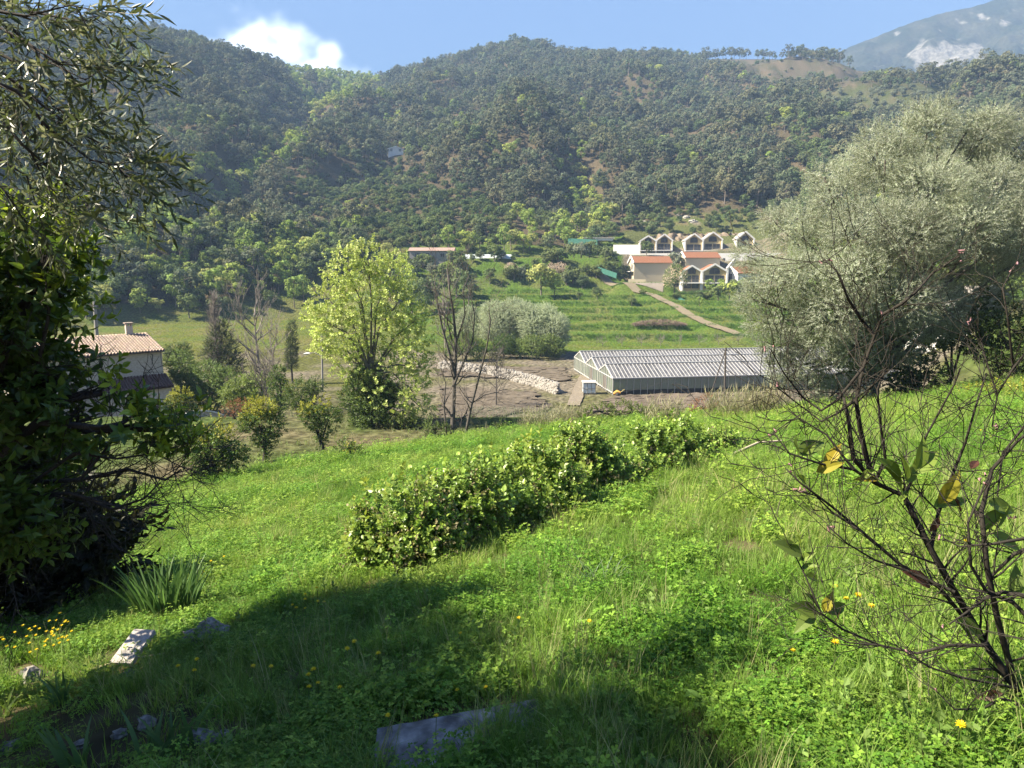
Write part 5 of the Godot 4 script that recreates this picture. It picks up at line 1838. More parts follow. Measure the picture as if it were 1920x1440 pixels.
func clover(seed_: int, n: int, spread: float, h0: float, h1: float, size: float, cols: Array) -> ArrayMesh:
	rng.seed = seed_
	var mb := MB.new()
	for i in n:
		var a := rnd(0, TAU)
		var p := Vector3(cos(a), 0, sin(a)) * spread * sqrt(rnd(0, 1))
		var top := p + Vector3(rnd(-0.02, 0.02), rnd(h0, h1), rnd(-0.02, 0.02))
		var c: Color = cols[rng.randi() % cols.size()]
		var f := rnd(0.8, 1.2)
		mb.col = Color(c.r * f, c.g * f, c.b * f)
		mb.tri(p - Vector3(0.0015, 0, 0), top, p + Vector3(0.0015, 0, 0))
		var a0 := rnd(0, TAU)
		var tilt := rdir() * 0.35
		for k in 3:
			var an := a0 + k * TAU / 3.0
			var d := Vector3(cos(an), rnd(0.0, 0.35), sin(an)) + tilt
			mb.leaf(top, d, Vector3.UP + tilt, size * rnd(0.8, 1.2), size * 0.85, 0.12, 0.15, 1)
	return mb.commit()

func bare_patch(x: float, u: float) -> bool:
	var q := proj(Vector3(x, H(x, u), -u))
	var w := noise2.get_noise_2d(x * 2.2, u * 2.2) * 0.35
	for e in [[100, 1405, 340, 115], [1440, 1275, 70, 20], [1390, 1025, 60, 18], [330, 1370, 140, 50], [60, 1270, 70, 28], [230, 1250, 60, 40], [400, 1195, 50, 22]]:
		if Vector2((q.x - e[0]) / e[2], (q.y - e[1]) / e[3]).length() + w < 0.85: return true
	return in_poly(q, [[690, 1356], [860, 1316], [985, 1300], [900, 1400], [850, 1470], [730, 1470]])

func build_meadow() -> void:
	var g1 := [Color(0.15, 0.28, 0.035), Color(0.17, 0.31, 0.04), Color(0.12, 0.24, 0.035)]
	var g2 := [Color(0.20, 0.32, 0.055), Color(0.24, 0.35, 0.08), Color(0.17, 0.30, 0.05)]
	var dry := [Color(0.38, 0.37, 0.17), Color(0.32, 0.36, 0.13), Color(0.22, 0.32, 0.07)]
	var cl := [Color(0.125, 0.26, 0.03), Color(0.15, 0.29, 0.035), Color(0.11, 0.23, 0.03)]
	var kinds := []
	kinds.append(tuft(601, 24, 0.05, 0.15, 0.09, 0.0036, g1, 0.9))
	kinds.append(tuft(602, 20, 0.08, 0.24, 0.08, 0.0036, g2, 1.2))
	kinds.append(tuft(603, 12, 0.10, 0.30, 0.07, 0.0026, dry, 1.3))
	kinds.append(clover(604, 34, 0.10, 0.03, 0.13, 0.0155, cl))
	kinds.append(clover(605, 26, 0.11, 0.04, 0.17, 0.018, [Color(0.14, 0.25, 0.03), Color(0.20, 0.31, 0.045)]))
	var w := []
	var t := []
	for k in kinds: w.append([]); t.append([])
	rng.seed = 610
	# dense near the camera, thinner and larger farther off
	for band in [[1.3, 3.2, 800.0, 0.8], [3.2, 7.0, 420.0, 0.95], [7.0, 14.0, 190.0, 1.2], [14.0, 24.0, 85.0, 1.6], [24.0, 40.0, 40.0, 2.1]]:
		var u0: float = band[0]
		var u1: float = band[1]
		var area := 0.92 * (u1 * u1 - u0 * u0)
		for i in int(area * band[2]):
			var uu := sqrt(rnd(u0 * u0, u1 * u1))
			var x := uu * rnd(-0.92, 0.92)
			if uu > poly_y(EDGE, x) + 1.5: continue
			if uu < 9.0 and bare_patch(x, uu) and rnd(0, 1) < 0.93: continue
			var n := noise.get_noise_2d(x * 0.45, uu * 0.45)
			var n2 := noise2.get_noise_2d(x * 1.1 + 20.0, uu * 1.1)
			var q := proj(Vector3(x, H(x, uu), -uu))
			var k := 0
			var lush := n + 0.35 * n2
			# taller pale grass towards the right and along the bush, clover in the middle
			lush -= 0.4 * sm(1150.0, 1450.0, q.x) * (1.0 - sm(1150.0, 1300.0, q.y)) * (1.0 - 0.6 * sm(1750.0, 1900.0, q.x))
			var pick := rnd(0, 1)
			if lush > 0.12: k = 3 if pick < 0.45 else (4 if pick < 0.7 else 0)
			elif lush > -0.12: k = 0 if pick < 0.4 else (4 if pick < 0.58 else (3 if pick < 0.7 else 1))
			else: k = 1 if pick < 0.45 else (0 if pick < 0.75 else (4 if pick < 0.83 else 2))
			if noise.get_noise_2d(x * 0.8 + 70.0, uu * 0.8) > 0.28 and pick > 0.4: k = 1 if pick < 0.8 else 2
			var s: float = band[3] * rnd(0.65, 1.25) * (0.9 + 0.7 * clampf(n2 + 0.4 * noise2.get_noise_2d(x * 3.0, uu * 3.0 + 50.0), -0.5, 1.0))
			if k >= 3: s *= 1.1
			w[k].append(facing(Vector3(rnd(-0.45, 0.45), 1, rnd(-0.45, 0.45)), rnd(0, TAU), s, gp(x, uu, -0.01)))
			var f := rnd(0.7, 1.2) * (1.0 + 0.35 * n2)
			var y := 0.5 * noise.get_noise_2d(x * 0.22 + 30.0, uu * 0.22)
			t[k].append(Color(f * (1.0 + y + 0.1 * n2), f * (1.0 + 0.4 * y), f * (1.0 + y)))
	kinds.append(tuft(606, 26, 0.16, 0.36, 0.05, 0.0036, g2, 1.5, 4))
	kinds.append(tuft(607, 14, 0.25, 0.5, 0.05, 0.0026, [Color(0.34, 0.38, 0.14), Color(0.40, 0.40, 0.20), Color(0.26, 0.34, 0.09)], 0.9, 4))
	kinds.append(sprig(608, 0.06, 9, 0.085, 0.045, [Color(0.06, 0.12, 0.025), Color(0.08, 0.14, 0.03)], 1.4, 2, 0.003, 0.3))
	kinds.append(sprig(609, 0.16, 14, 0.05, 0.03, [Color(0.10, 0.17, 0.035), Color(0.13, 0.2, 0.05)], 1.0, 1, 0.002))
	rng.seed = 611
	for k in range(5, 9):
		w.append([]); t.append([])
		var number: int = [2600, 1500, 1500, 2200][k - 5]
		for i in number:
			var uu := 1.5 + 15.0 * pow(rnd(0, 1), 1.3)
			var x := uu * rnd(-0.9, 0.9)
			if bare_patch(x, uu): continue
			if noise2.get_noise_2d(x * 0.7 + 13.0 * k, uu * 0.7) < 0.02: continue
			w[k].append(facing(Vector3(rnd(-0.3, 0.3), 1, rnd(-0.3, 0.3)), rnd(0, TAU), rnd(0.6, 1.15), gp(x, uu, -0.01)))
			var f := rnd(0.75, 1.15)
			t[k].append(Color(f, f, f))
	var o := thing("meadow_grass", "lush green grass and clover covering the sloping meadow", "grass", Vector3.ZERO, "", "stuff")
	for k in kinds.size():
		scatter(o, ["grass", "grass", "grass", "clover", "clover", "tall_grass", "seed_grass", "weeds", "weeds"][k], kinds[k], M.grass, w[k], t[k])
	# coarse turf on the terraces across the valley
	rng.seed = 620
	var tw := []
	var tt := []
	for i in 20000:
		var uu := rnd(118, 216)
		var x := rnd(-0.56, 0.36) * uu
		var c := 960.0 + FOCAL * x / uu
		if c > 640.0 and c < 860.0 and uu < 140.0: continue
		if uu < 128.0 and c > 700.0: continue
		var fr := fposmod((uu - 140.0) / 75.0 * 7.0, 1.0)
		if uu > 140.0 and c > 840.0 and fr > 0.7: continue
		tw.append(facing(Vector3(rnd(-0.3, 0.3), 1, rnd(-0.3, 0.3)), rnd(0, TAU), rnd(1.6, 3.0), gp(x, uu, -0.05)))
		var f := rnd(0.75, 1.2)
		tt.append(Color(f * (1.5 if c < 760.0 else 1.35), f, f))
	var tg := thing("terrace_grass", "green grass on the terraces and the pale field across the valley", "grass", Vector3.ZERO, "", "stuff")
	scatter(tg, "grass", kinds[1], M.grass, tw, tt)
	var bw := []
	var bt := []
	for k in 7:
		for i in 900:
			var uu := 140.0 + 75.0 * (k + rnd(0.85, 1.0)) / 7.0
			var c := rnd(840, 1400)
			if noise2.get_noise_2d(c * 0.03, k * 9.0) < -0.4: continue
			var x := (c - 960.0) / FOCAL * uu
			bw.append(facing(Vector3(rnd(-0.4, 0.4), 1, rnd(-0.4, 0.4)), rnd(0, TAU), rnd(2.2, 4.0), gp(x, uu, -0.1)))
			var f := rnd(0.5, 0.8)
			bt.append(Color(f * 0.8, f, f))
	scatter(tg, "bank_weeds", kinds[5], M.grass, bw, bt)
	# overgrown bushes across the meadow
	rng.seed = 630
	for e in [["dense glossy bush at the lower end of the bushes across the meadow", 735, 1085, 7.25, [[725, 985, 52, 0], [695, 990, 30, 0.1], [770, 960, 52, 0], [740, 1040, 46, -0.2], [805, 1010, 50, -0.1], [760, 1065, 46, -0.3], [700, 1045, 38, 0], [820, 1055, 40, -0.2]], 0.3],
		["tall glossy bush with yellow-green shoots, second across the meadow", 850, 1055, 7.7, [[830, 950, 52, 0], [885, 935, 56, 0.1], [850, 1000, 46, -0.2], [920, 985, 48, 0]], 0.2],
		["broad glossy bush in the middle of the bushes across the meadow", 985, 1012, 8.6, [[960, 905, 52, 0], [1020, 890, 52, 0.2], [990, 950, 50, -0.2], [1050, 930, 46, 0]], 0.15],
		["upright glossy bush rising highest of the bushes across the meadow", 1090, 955, 10.0, [[1085, 840, 40, 0], [1110, 875, 46, 0], [1075, 890, 40, -0.2], [1140, 910, 42, 0]], 0.1],
		["glossy bush beside the highest one across the meadow", 1190, 925, 10.8, [[1180, 860, 42, 0], [1225, 845, 40, 0.2], [1200, 890, 40, -0.2], [1240, 880, 34, 0]], 0.15],
		["peaked glossy bush near the upper end of the bushes", 1275, 895, 11.8, [[1262, 815, 26, 0], [1290, 840, 34, 0], [1250, 850, 32, 0], [1300, 865, 28, 0]], 0.2],
		["straggling dry-twigged bush at the upper end of the bushes", 1360, 875, 12.6, [[1345, 840, 26, 0], [1375, 848, 22, 0], [1330, 862, 22, -0.1], [1395, 850, 14, 0]], 0.7]]:
		var base := P(e[1], e[2], e[3])
		base.y = H(base.x, e[3])
		var o2 := thing("glossy_bush", e[0], "bush", base, "bushes growing across the meadow")
		var bl := pix_blobs(e[4], e[3], base)
		limbs(o2, bl, Vector3.ZERO, Vector3(0, 0.18, 0), 0.03, M.dark_bark, 9)
		leaves(o2, "foliage", base, bl, S.laurel, 500.0, Vector2(0.5, 1.1), Color(0.95, 1, 1), 0.3, 0.0, M.gloss, -0.16, 0.1)
		var sw := []
		for i in 70:
			var b: Array = bl[rng.randi() % bl.size()]
			var d := rdir()
			d.y = absf(d.y) * 0.6 + 0.55
			sw.append(facing(d + Vector3(0, 0.8, 0) + rdir() * 0.3, rnd(0, TAU), rnd(0.9, 1.6), b[0] + Vector3(d.x * b[1].x, d.y * b[1].y, d.z * b[1].z) * rnd(0.8, 1.05)))
		scatter(o2, "shoots", S.laurel[rng.randi() % 2], M.gloss, sw)
		leaves(o2, "dry_twigs", base, bl, S.dry, 330.0 * e[5], Vector2(0.7, 1.2), Color(1, 1, 1), 0.25, 0.1, M.leaf, -0.2, 0.3)
	# dry skirts of the first bush
	var first := G(745, 1085)
	var sk := thing("dry_brambles", "dry brown brambles at the foot of the lower glossy bush", "brambles", first)
	var bls := []
	for q in [[720, 1060, 40], [780, 1055, 40], [830, 1035, 34], [740, 1075, 30]]:
		var p := P(q[0], q[1], 7.2)
		bls.append([p - first, Vector3.ONE * q[2] * 7.2 / FOCAL])
	leaves(sk, "leaves", first, bls, S.dry, 300.0, Vector2(0.7, 1.2), Color(1.1, 1.05, 0.95), 0.3, 0.2, M.leaf, -0.2)
	limbs(sk, bls, Vector3.ZERO, Vector3(0, 0.1, 0), 0.012, M.dark_bark, 8, "stems")
	# dandelions
	rng.seed = 640
	var head := MB.new()
	for i in 26:
		var a := i * 2.4
		var ring := sqrt(i / 26.0)
		head.col = Color(0.82, 0.68, 0.03) if i % 3 else Color(0.78, 0.58, 0.02)
		head.leaf(Vector3(0, 0.0, 0), Vector3(cos(a), 1.6 * (1.0 - ring) + 0.15, sin(a)), Vector3.UP, 0.017, 0.006, 0.1, 0.1, 1)
	var hm := head.commit()
	var stem := MB.new()
	stem.col = Color(0.12, 0.17, 0.05)
	stem.tube([Vector3(0, -0.02, 0), Vector3(0.01, 0.09, 0), Vector3(0.0, 0.17, 0.01)], [0.0025, 0.002, 0.002], 4)
	var smh := stem.commit()
	var spots := [[735, 1380], [870, 1325], [918, 1322], [545, 1165], [565, 1140], [580, 1130], [590, 1150], [610, 1145], [600, 1125], [575, 1160], [555, 1150], [425, 1050], [380, 1085], [395, 1062], [370, 1270], [345, 1285], [360, 1295], [508, 1283], [470, 1292], [590, 1305], [600, 1300], [603, 1310], [580, 1345], [650, 1255], [672, 1240], [712, 1270], [1560, 1180], [1600, 1168], [1628, 1182], [1595, 1175], [1785, 1420], [1480, 1262], [1565, 1150], [1110, 1190], [965, 1190], [860, 1220], [640, 1330], [820, 1395], [1560, 1265], [1820, 1000], [1840, 1015], [1800, 1040], [1440, 790], [1455, 800], [1830, 820], [1850, 825]]
	for s in spots:
		var g := G(s[0], s[1] + 16.0)
		var d := thing("dandelion", "yellow dandelion flower on a thin stem in the meadow", "flower", g, "dandelions in the meadow")
		var k := rnd(0.85, 1.3)
		part(d, "stem", smh, M.leaf)
		part(d, "flower_head", hm, M.leaf, Vector3(0, 0.17, 0.01))
		d.scale = Vector3.ONE * k
		d.rotation = Vector3(rnd(-0.2, 0.2), rnd(0, 6), rnd(-0.2, 0.2))
	# daisies of the weeds at the edge
	for s in [[110, 1215], [70, 1230], [60, 1205], [118, 1185], [12, 1222], [95, 1205], [125, 1215]]:
		var g := G(s[0], s[1] + 30.0)
		var d := thing("groundsel", "spindly yellow-flowered weed by the fallen slab", "weed", g, "yellow weeds by the fallen slab")
		var st := MB.new()
		st.col = Color(0.14, 0.17, 0.06)
		for k in 4: st.tube([Vector3.ZERO, Vector3(rnd(-0.05, 0.05), 0.16, rnd(-0.05, 0.05)), Vector3(rnd(-0.12, 0.12), rnd(0.22, 0.34), rnd(-0.1, 0.1))], [0.003, 0.0025, 0.002], 4)
		part(d, "stem", st.commit(), M.leaf)
		for k in 6: part(d, "flower_head", hm, M.leaf, Vector3(rnd(-0.12, 0.12), rnd(0.22, 0.34), rnd(-0.1, 0.1)))
	build_meadow_stones()

func blade_clump(called: String, label: String, at: Vector3, n: int, h0: float, h1: float, spread: float, width: float, cols: Array, bend := 0.25) -> void:
	var o := thing(called, label, "iris", at)
	for i in n:
		var mb := MB.new()
		var a := rnd(0, TAU)
		var b := Vector3(cos(a) * spread * sqrt(rnd(0, 1)), 0, sin(a) * spread * 0.6 * sqrt(rnd(0, 1)))
		b.y = H(at.x + b.x, -(at.z + b.z)) - at.y - 0.02
		var d := Vector3(b.x * 0.8, 0, b.z * 0.8) / maxf(spread, 0.01) * 0.35 + Vector3(rnd(-0.2, 0.2), 0, rnd(-0.2, 0.2))
		var h := rnd(h0, h1)
		var side := Vector3(rnd(-1, 1), 0, rnd(-0.5, 0.5)).normalized() * width
		var c: Color = cols[rng.randi() % cols.size()]
		var f := rnd(0.8, 1.2)
		mb.col = Color(c.r * f, c.g * f, c.b * f)
		var prev := b
		var bd := rnd(0.2, 1.0) * bend
		for k in 5:
			var t := (k + 1) / 5.0
			var p := b + d * h * t + d.normalized() * h * bd * t * t + Vector3(0, h * t * (1.0 - bd * 0.5 * t * t), 0)
			var w0 := side * (1.0 - pow(k / 5.0, 2.5))
			var w1 := side * (1.0 - pow(t, 2.5))
			if k == 4: mb.tri(prev - w0, p, prev + w0)
			else: mb.quad(prev - w0, p - w1, p + w1, prev + w0)
			prev = p
		part(o, "leaf", mb.commit(), M.leaf)

func build_meadow_stones() -> void:
	rng.seed = 650
	var iris := [Color(0.10, 0.19, 0.06), Color(0.12, 0.21, 0.07), Color(0.085, 0.16, 0.055)]
	blade_clump("iris_clump", "tall clump of blue-green iris leaves at the edge of the shade", G(315, 1150), 150, 0.42, 0.74, 0.30, 0.016, iris)
	blade_clump("iris_clump", "small iris fan in the shade above the bare earth", G(118, 1320), 9, 0.2, 0.36, 0.07, 0.014, iris, 0.5)
	blade_clump("iris_clump", "iris fan at the shaded edge of the bare earth", G(290, 1420), 12, 0.22, 0.38, 0.1, 0.015, iris, 0.5)
	blade_clump("iris_clump", "iris fan beside the grey stones in the shade", G(340, 1410), 10, 0.25, 0.4, 0.1, 0.015, iris, 0.4)
	blade_clump("iris_clump", "iris fan lowest on the bare earth", G(140, 1438), 10, 0.2, 0.34, 0.1, 0.016, iris, 0.6)
	blade_clump("iris_clump", "sunlit iris fan at the edge of the bare earth", G(8, 1345), 9, 0.16, 0.28, 0.06, 0.014, [Color(0.12, 0.18, 0.05), Color(0.14, 0.2, 0.06)], 0.5)
	blade_clump("grass_tussock", "blue-green grass tussock in the open meadow", G(1118, 1105), 60, 0.2, 0.36, 0.13, 0.004, [Color(0.11, 0.17, 0.09), Color(0.13, 0.19, 0.1)], 0.9)
	# fallen slab
	var marble := grain(mat(Color(0.44, 0.40, 0.365), 0.9), 0.02, Vector3(2.5, 2.5, 2.5), 0.8, 0.1)
	var s0 := G(222, 1262)
	var mb := MB.new()
	var ax := (P(270, 1196, -s0.z + 0.35) - s0) * Vector3(1, 1, 1)
	var zz := ax.normalized()
	var xx := Vector3(1, 0.02, 0.12).normalized()
	var yy := zz.cross(xx).normalized()
	if yy.y < 0.0: yy = -yy
	mb.obox(Transform3D(Basis(xx * 0.20, yy * 0.045, zz * 0.36), Vector3(0.02, 0.07, 0) + zz * 0.19))
	solo("stone_slab", mb.commit(), marble, "pale rectangular stone slab lying tilted in the grass", "slab", s0)
	var rocky := grain(mat(Color(0.36, 0.34, 0.30), 0.95), 0.02, Vector3(2, 2, 2), 0.4, 0.8)
	for e in [[390, 1205, 0.17, "broad grey lichened stone in the grass above the shade"], [365, 1212, 0.10, "smaller grey stone touching the broad lichened one"], [58, 1276, 0.09, "flat grey stone in the grass by the yellow weeds"], [277, 1362, 0.055, "small white stone on the shaded bare earth"], [415, 1395, 0.06, "pale stone in the shaded grass by the iris fan"], [375, 1392, 0.06, "mossy grey stone beside the pale one in the shade"], [240, 1270, 0.05, "chipped stone under the end of the slab"], [20, 1405, 0.05, "grey pebble on the bare earth"], [150, 1400, 0.04, "second grey pebble on the bare earth"], [225, 1380, 0.04, "third grey pebble on the bare earth"]]:
		var g := G(e[0], e[1])
		solo("field_stone", rock_mesh(e[2], 0.5), rocky, e[3], "stone", g + Vector3(0, e[2] * 0.35, 0)).rotation.y = rnd(0, 6)
	# fallen cane
	var c0 := G(152, 1272)
	var c1 := G(310, 1236)
	var cb := MB.new()
	var cm := (c0 + c1) * 0.5 + Vector3(0, 0.06, 0)
	cb.tube([Vector3(0, 0.06, 0), cm - c0 + Vector3(0, 0.02, 0), c1 - c0 + Vector3(0, 0.06, 0)], [0.009, 0.008, 0.006], 6)
	solo("fallen_cane", cb.commit(), mat(Color(0.40, 0.33, 0.22), 0.8), "dry bent cane lying across the foot of the slab", "cane", c0)
	cb = MB.new()
	var d0 := G(1365, 870)
	cb.tube([Vector3(0, 0.15, 0), G(1420, 852) - d0 + Vector3(0, 0.22, 0), G(1465, 846) - d0 + Vector3(0, 0.2, 0)], [0.02, 0.018, 0.01], 6)
	solo("fallen_branch", cb.commit(), mat(Color(0.40, 0.34, 0.26), 0.9), "pale dead branch lying at the upper end of the bushes", "branch", d0)
	# stone kerb block in the foreground
	var kerb := grain(mat(Color(0.44, 0.42, 0.39), 0.95), 0.012, Vector3(0.9, 0.9, 0.9), 0.22, 1.2)
	var k0 := G(712, 1394)
	var k1 := G(962, 1344)
	var kd := k1 - k0
	kd.y *= 0.9
	var kl := kd.length() * 1.2
	kd = kd.normalized()
	var kf := kd.cross(Vector3.UP).normalized()
	if kf.z < 0: kf = -kf
	var kb := MB.new()
	var up := kf.cross(kd).normalized()
	if up.y < 0: up = -up
	# a block with a worn, slightly uneven top
	var nx := 14
	var nz := 7
	var top := []
	for j in nz + 1:
		var row := []
		for i in nx + 1:
			var e := minf(minf(i, nx - i), minf(j, nz - j))
			var y := 0.10 - (0.012 if e < 0.5 else 0.0) + noise2.get_noise_2d(i * 0.9, j * 0.9) * 0.008
			row.append(kd * (kl * i / nx) + kf * (0.55 * j / nz) + up * y)
		top.append(row)
	for j in nz:
		for i in nx: kb.quad(top[j][i], top[j][i + 1], top[j + 1][i + 1], top[j + 1][i])
	for i in nx:
		kb.quad(top[0][i] - up * 0.3, top[0][i + 1] - up * 0.3, top[0][i + 1], top[0][i])
		kb.quad(top[nz][i], top[nz][i + 1], top[nz][i + 1] - up * 0.3, top[nz][i] - up * 0.3)
	for j in nz:
		kb.quad(top[j][0], top[j + 1][0], top[j + 1][0] - up * 0.3, top[j][0] - up * 0.3)
		kb.quad(top[j][nx] - up * 0.3, top[j + 1][nx] - up * 0.3, top[j + 1][nx], top[j][nx])
	solo("kerb_block", kb.commit(), kerb, "weathered grey stone kerb block half sunk in the shaded grass", "kerb block", k0)

# ---------- plants close to the camera ----------
func build_near() -> void:
	# citrus tree whose trunk stands just outside the picture
	rng.seed = 700
	var base := gp(-4.6, 5.0)
	var o := thing("citrus_tree", "dark leafy citrus tree with low twiggy branches beside the meadow", "citrus tree", base)
	var u := 5.0
	var bl := pix_blobs([[-10, 960, 70, -0.1], [40, 1000, 60, -0.2], [80, 960, 40, 0.6], [22, 476, 53, 0.2], [92, 476, 35, 0.0], [42, 566, 60, 0], [122, 546, 28, 0.3], [12, 666, 75, -0.2], [62, 666, 40, 0.3], [110, 716, 36, 0.2], [190, 738, 26, 0.1], [52, 776, 68, 0], [152, 796, 53, 0], [232, 806, 39, -0.2], [282, 806, 24, 0], [22, 896, 60, 0.4], [112, 876, 39, 0.6], [-80, 566, 89, 0.3], [-120, 726, 104, 0.2], [-60, 886, 82, 0.3], [-200, 646, 104, 0.6], [2, 996, 46, 0.0], [-60, 436, 68, 0.4]], u, base, 1.2)
	limbs(o, bl, Vector3.ZERO, P(-90, 900, u) - base, 0.10, M.dark_bark, 9)
	leaves(o, "crown", base, bl, S.citrus, 62.0, Vector2(0.75, 1.15), Color(1, 1, 1), 0.22, 0.1, M.gloss, -0.3, 0.1)
	leaves(o, "backlit_shoots", base, pix_blobs([[195, 712, 26, 0.1], [225, 745, 22, 0], [100, 430, 40, 0], [290, 800, 30, 0], [160, 590, 24, 0], [330, 840, 26, 0], [60, 440, 40, 0.2], [345, 790, 20, 0], [150, 500, 30, 0], [20, 420, 40, 0]], u, base), S.citrus_backlit, 70.0, Vector2(0.7, 1.05), Color(1, 1, 1), 0.25, 0.0, M.gloss)  # shoots, extra ones painted brighter to stand for leaves lit from behind
	var tw := MB.new()
	for e in [[[-60, 930], [60, 905], [150, 900], [240, 880], [310, 900], [340, 880], 0.022], [[-60, 940], [40, 930], [130, 925], [210, 955], [270, 935], [300, 905], 0.02], [[130, 925], [190, 940], [245, 958], [295, 940], 0.012], [[60, 905], [140, 850], [220, 860], [290, 850], [330, 870], 0.014], [[-40, 1000], [60, 990], [130, 960], [200, 985], 0.014], [[150, 900], [200, 840], [230, 790], [240, 740], 0.013], [[40, 1010], [20, 1080], [35, 1150], 0.01], [[-60, 940], [20, 850], [60, 740], [90, 600], [100, 480], 0.03]]:
		var pts := []
		var rs := []
		var n: int = e.size() - 1
		for i in n:
			pts.append(P(e[i][0], e[i][1], u + rnd(-0.15, 0.15)) - base)
			rs.append(maxf(e[-1] * (1.0 - 0.75 * i / (n - 1)), 0.004))
		tw.tube(pts, rs, 6)
		for i in range(1, n):
			for k in 4:
				grow(tw, pts[i].lerp(pts[i - 1], rnd(0, 1)), (pts[i] - pts[i - 1]).normalized() + rdir() * 0.8, rnd(0.2, 0.45), maxf(rs[i] * 0.5, 0.004), 2, 3, 0.1, 0.5, 4, 0.0018)
	part(o, "twigs", tw.commit(), M.dark_bark)
	# dark undergrowth beneath it
	rng.seed = 705
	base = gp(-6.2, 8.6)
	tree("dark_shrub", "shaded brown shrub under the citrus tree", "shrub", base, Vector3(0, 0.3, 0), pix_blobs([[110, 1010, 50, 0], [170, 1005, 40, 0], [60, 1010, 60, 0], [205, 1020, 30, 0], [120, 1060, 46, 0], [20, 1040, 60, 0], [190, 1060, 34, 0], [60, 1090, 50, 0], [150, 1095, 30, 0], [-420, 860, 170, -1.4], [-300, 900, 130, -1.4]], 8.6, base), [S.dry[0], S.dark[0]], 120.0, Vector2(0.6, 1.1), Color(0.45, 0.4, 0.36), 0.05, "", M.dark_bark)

	# olive tree that stands beside the camera and hangs into the picture
	rng.seed = 710
	base = gp(-5.6, 3.2)
	o = thing("olive_tree", "olive tree beside the viewpoint with dark hanging sprays of leaves", "olive tree", base)
	var ob := []
	for e in OLIVE_BLOBS:
		ob.append([Vector3(e[0], e[1], -e[2]) - base, Vector3.ONE * e[3]])
	limbs(o, ob, Vector3.ZERO, Vector3(0.3, 1.8, 0.1), 0.24, M.bark, 6)
	leaves(o, "crown", base, ob, S.olive_near, 210.0, Vector2(0.8, 1.3), Color(1, 1, 1), 0.2, 0.3, M.gloss, -0.35, 0.1)
	var sp := MB.new()
	var w := [[], []]
	for e in [[[-150, -60], [30, 60], [80, 110], [160, 150], [192, 128], 3.0], [[-150, 60], [10, 140], [70, 190], [150, 250], [230, 290], [265, 300], 2.9], [[-150, 100], [0, 220], [40, 270], [110, 330], [160, 380], [170, 400], 3.0], [[-180, 180], [-30, 280], [50, 330], [70, 390], 3.1], [[-180, 0], [-10, 20], [50, 30], [130, 10], [185, 20], 2.9], [[-130, 40], [60, 130], [100, 200], [160, 230], [192, 210], 3.1], [[-130, 120], [30, 210], [60, 290], [90, 350], [100, 370], 3.2], [[-110, -40], [50, 20], [150, 40], [180, 30], 3.1], [[-180, 90], [30, 170], [90, 240], [170, 300], [220, 310], [240, 340], 2.8], [[-180, 250], [-50, 300], [10, 360], [50, 420], 3.0], [[-130, -20], [50, 80], [110, 120], [170, 125], 3.0]]:
		var pts := []
		var rs := []
		var n: int = e.size() - 1
		for i in n:
			pts.append(P(e[i][0], e[i][1], e[-1] + rnd(-0.12, 0.12)) - base)
			rs.append(maxf(0.010 * (1.0 - float(i) / (n - 1)), 0.0022))
		sp.tube(pts, rs, 5)
		for i in range(1, n):
			for k in 6:
				var p: Vector3 = pts[i - 1].lerp(pts[i], rnd(0, 1))
				var d: Vector3 = ((pts[i] - pts[i - 1]).normalized() + rdir() * 0.95 - Vector3(0, 0.08, 0)).normalized()
				var q := p + d * rnd(0.04, 0.12)
				sp.tube([p, q], [0.0022, 0.0015], 4)
				w[k % 2].append(facing(d + rdir() * 0.5 - Vector3(0, 0.05, 0), rnd(0, TAU), rnd(0.55, 0.85), q))
			if i == n - 1: w[0].append(facing(pts[i] - pts[i - 1], 0.0, 0.9, pts[i]))
	part(o, "hanging_twigs", sp.commit(), M.dark_bark)
	for k in 2: scatter(o, "hanging_leaves", S.olive_near[k], M.gloss, w[k])

	# nearly leafless lemon shrub
	rng.seed = 720
	base = gp(2.3, 2.3)
	o = thing("lemon_shrub", "nearly leafless lemon shrub with dark twigs and a few large leaves", "lemon shrub", base)
	var lb := MB.new()
	var tips := []
	u = 2.5
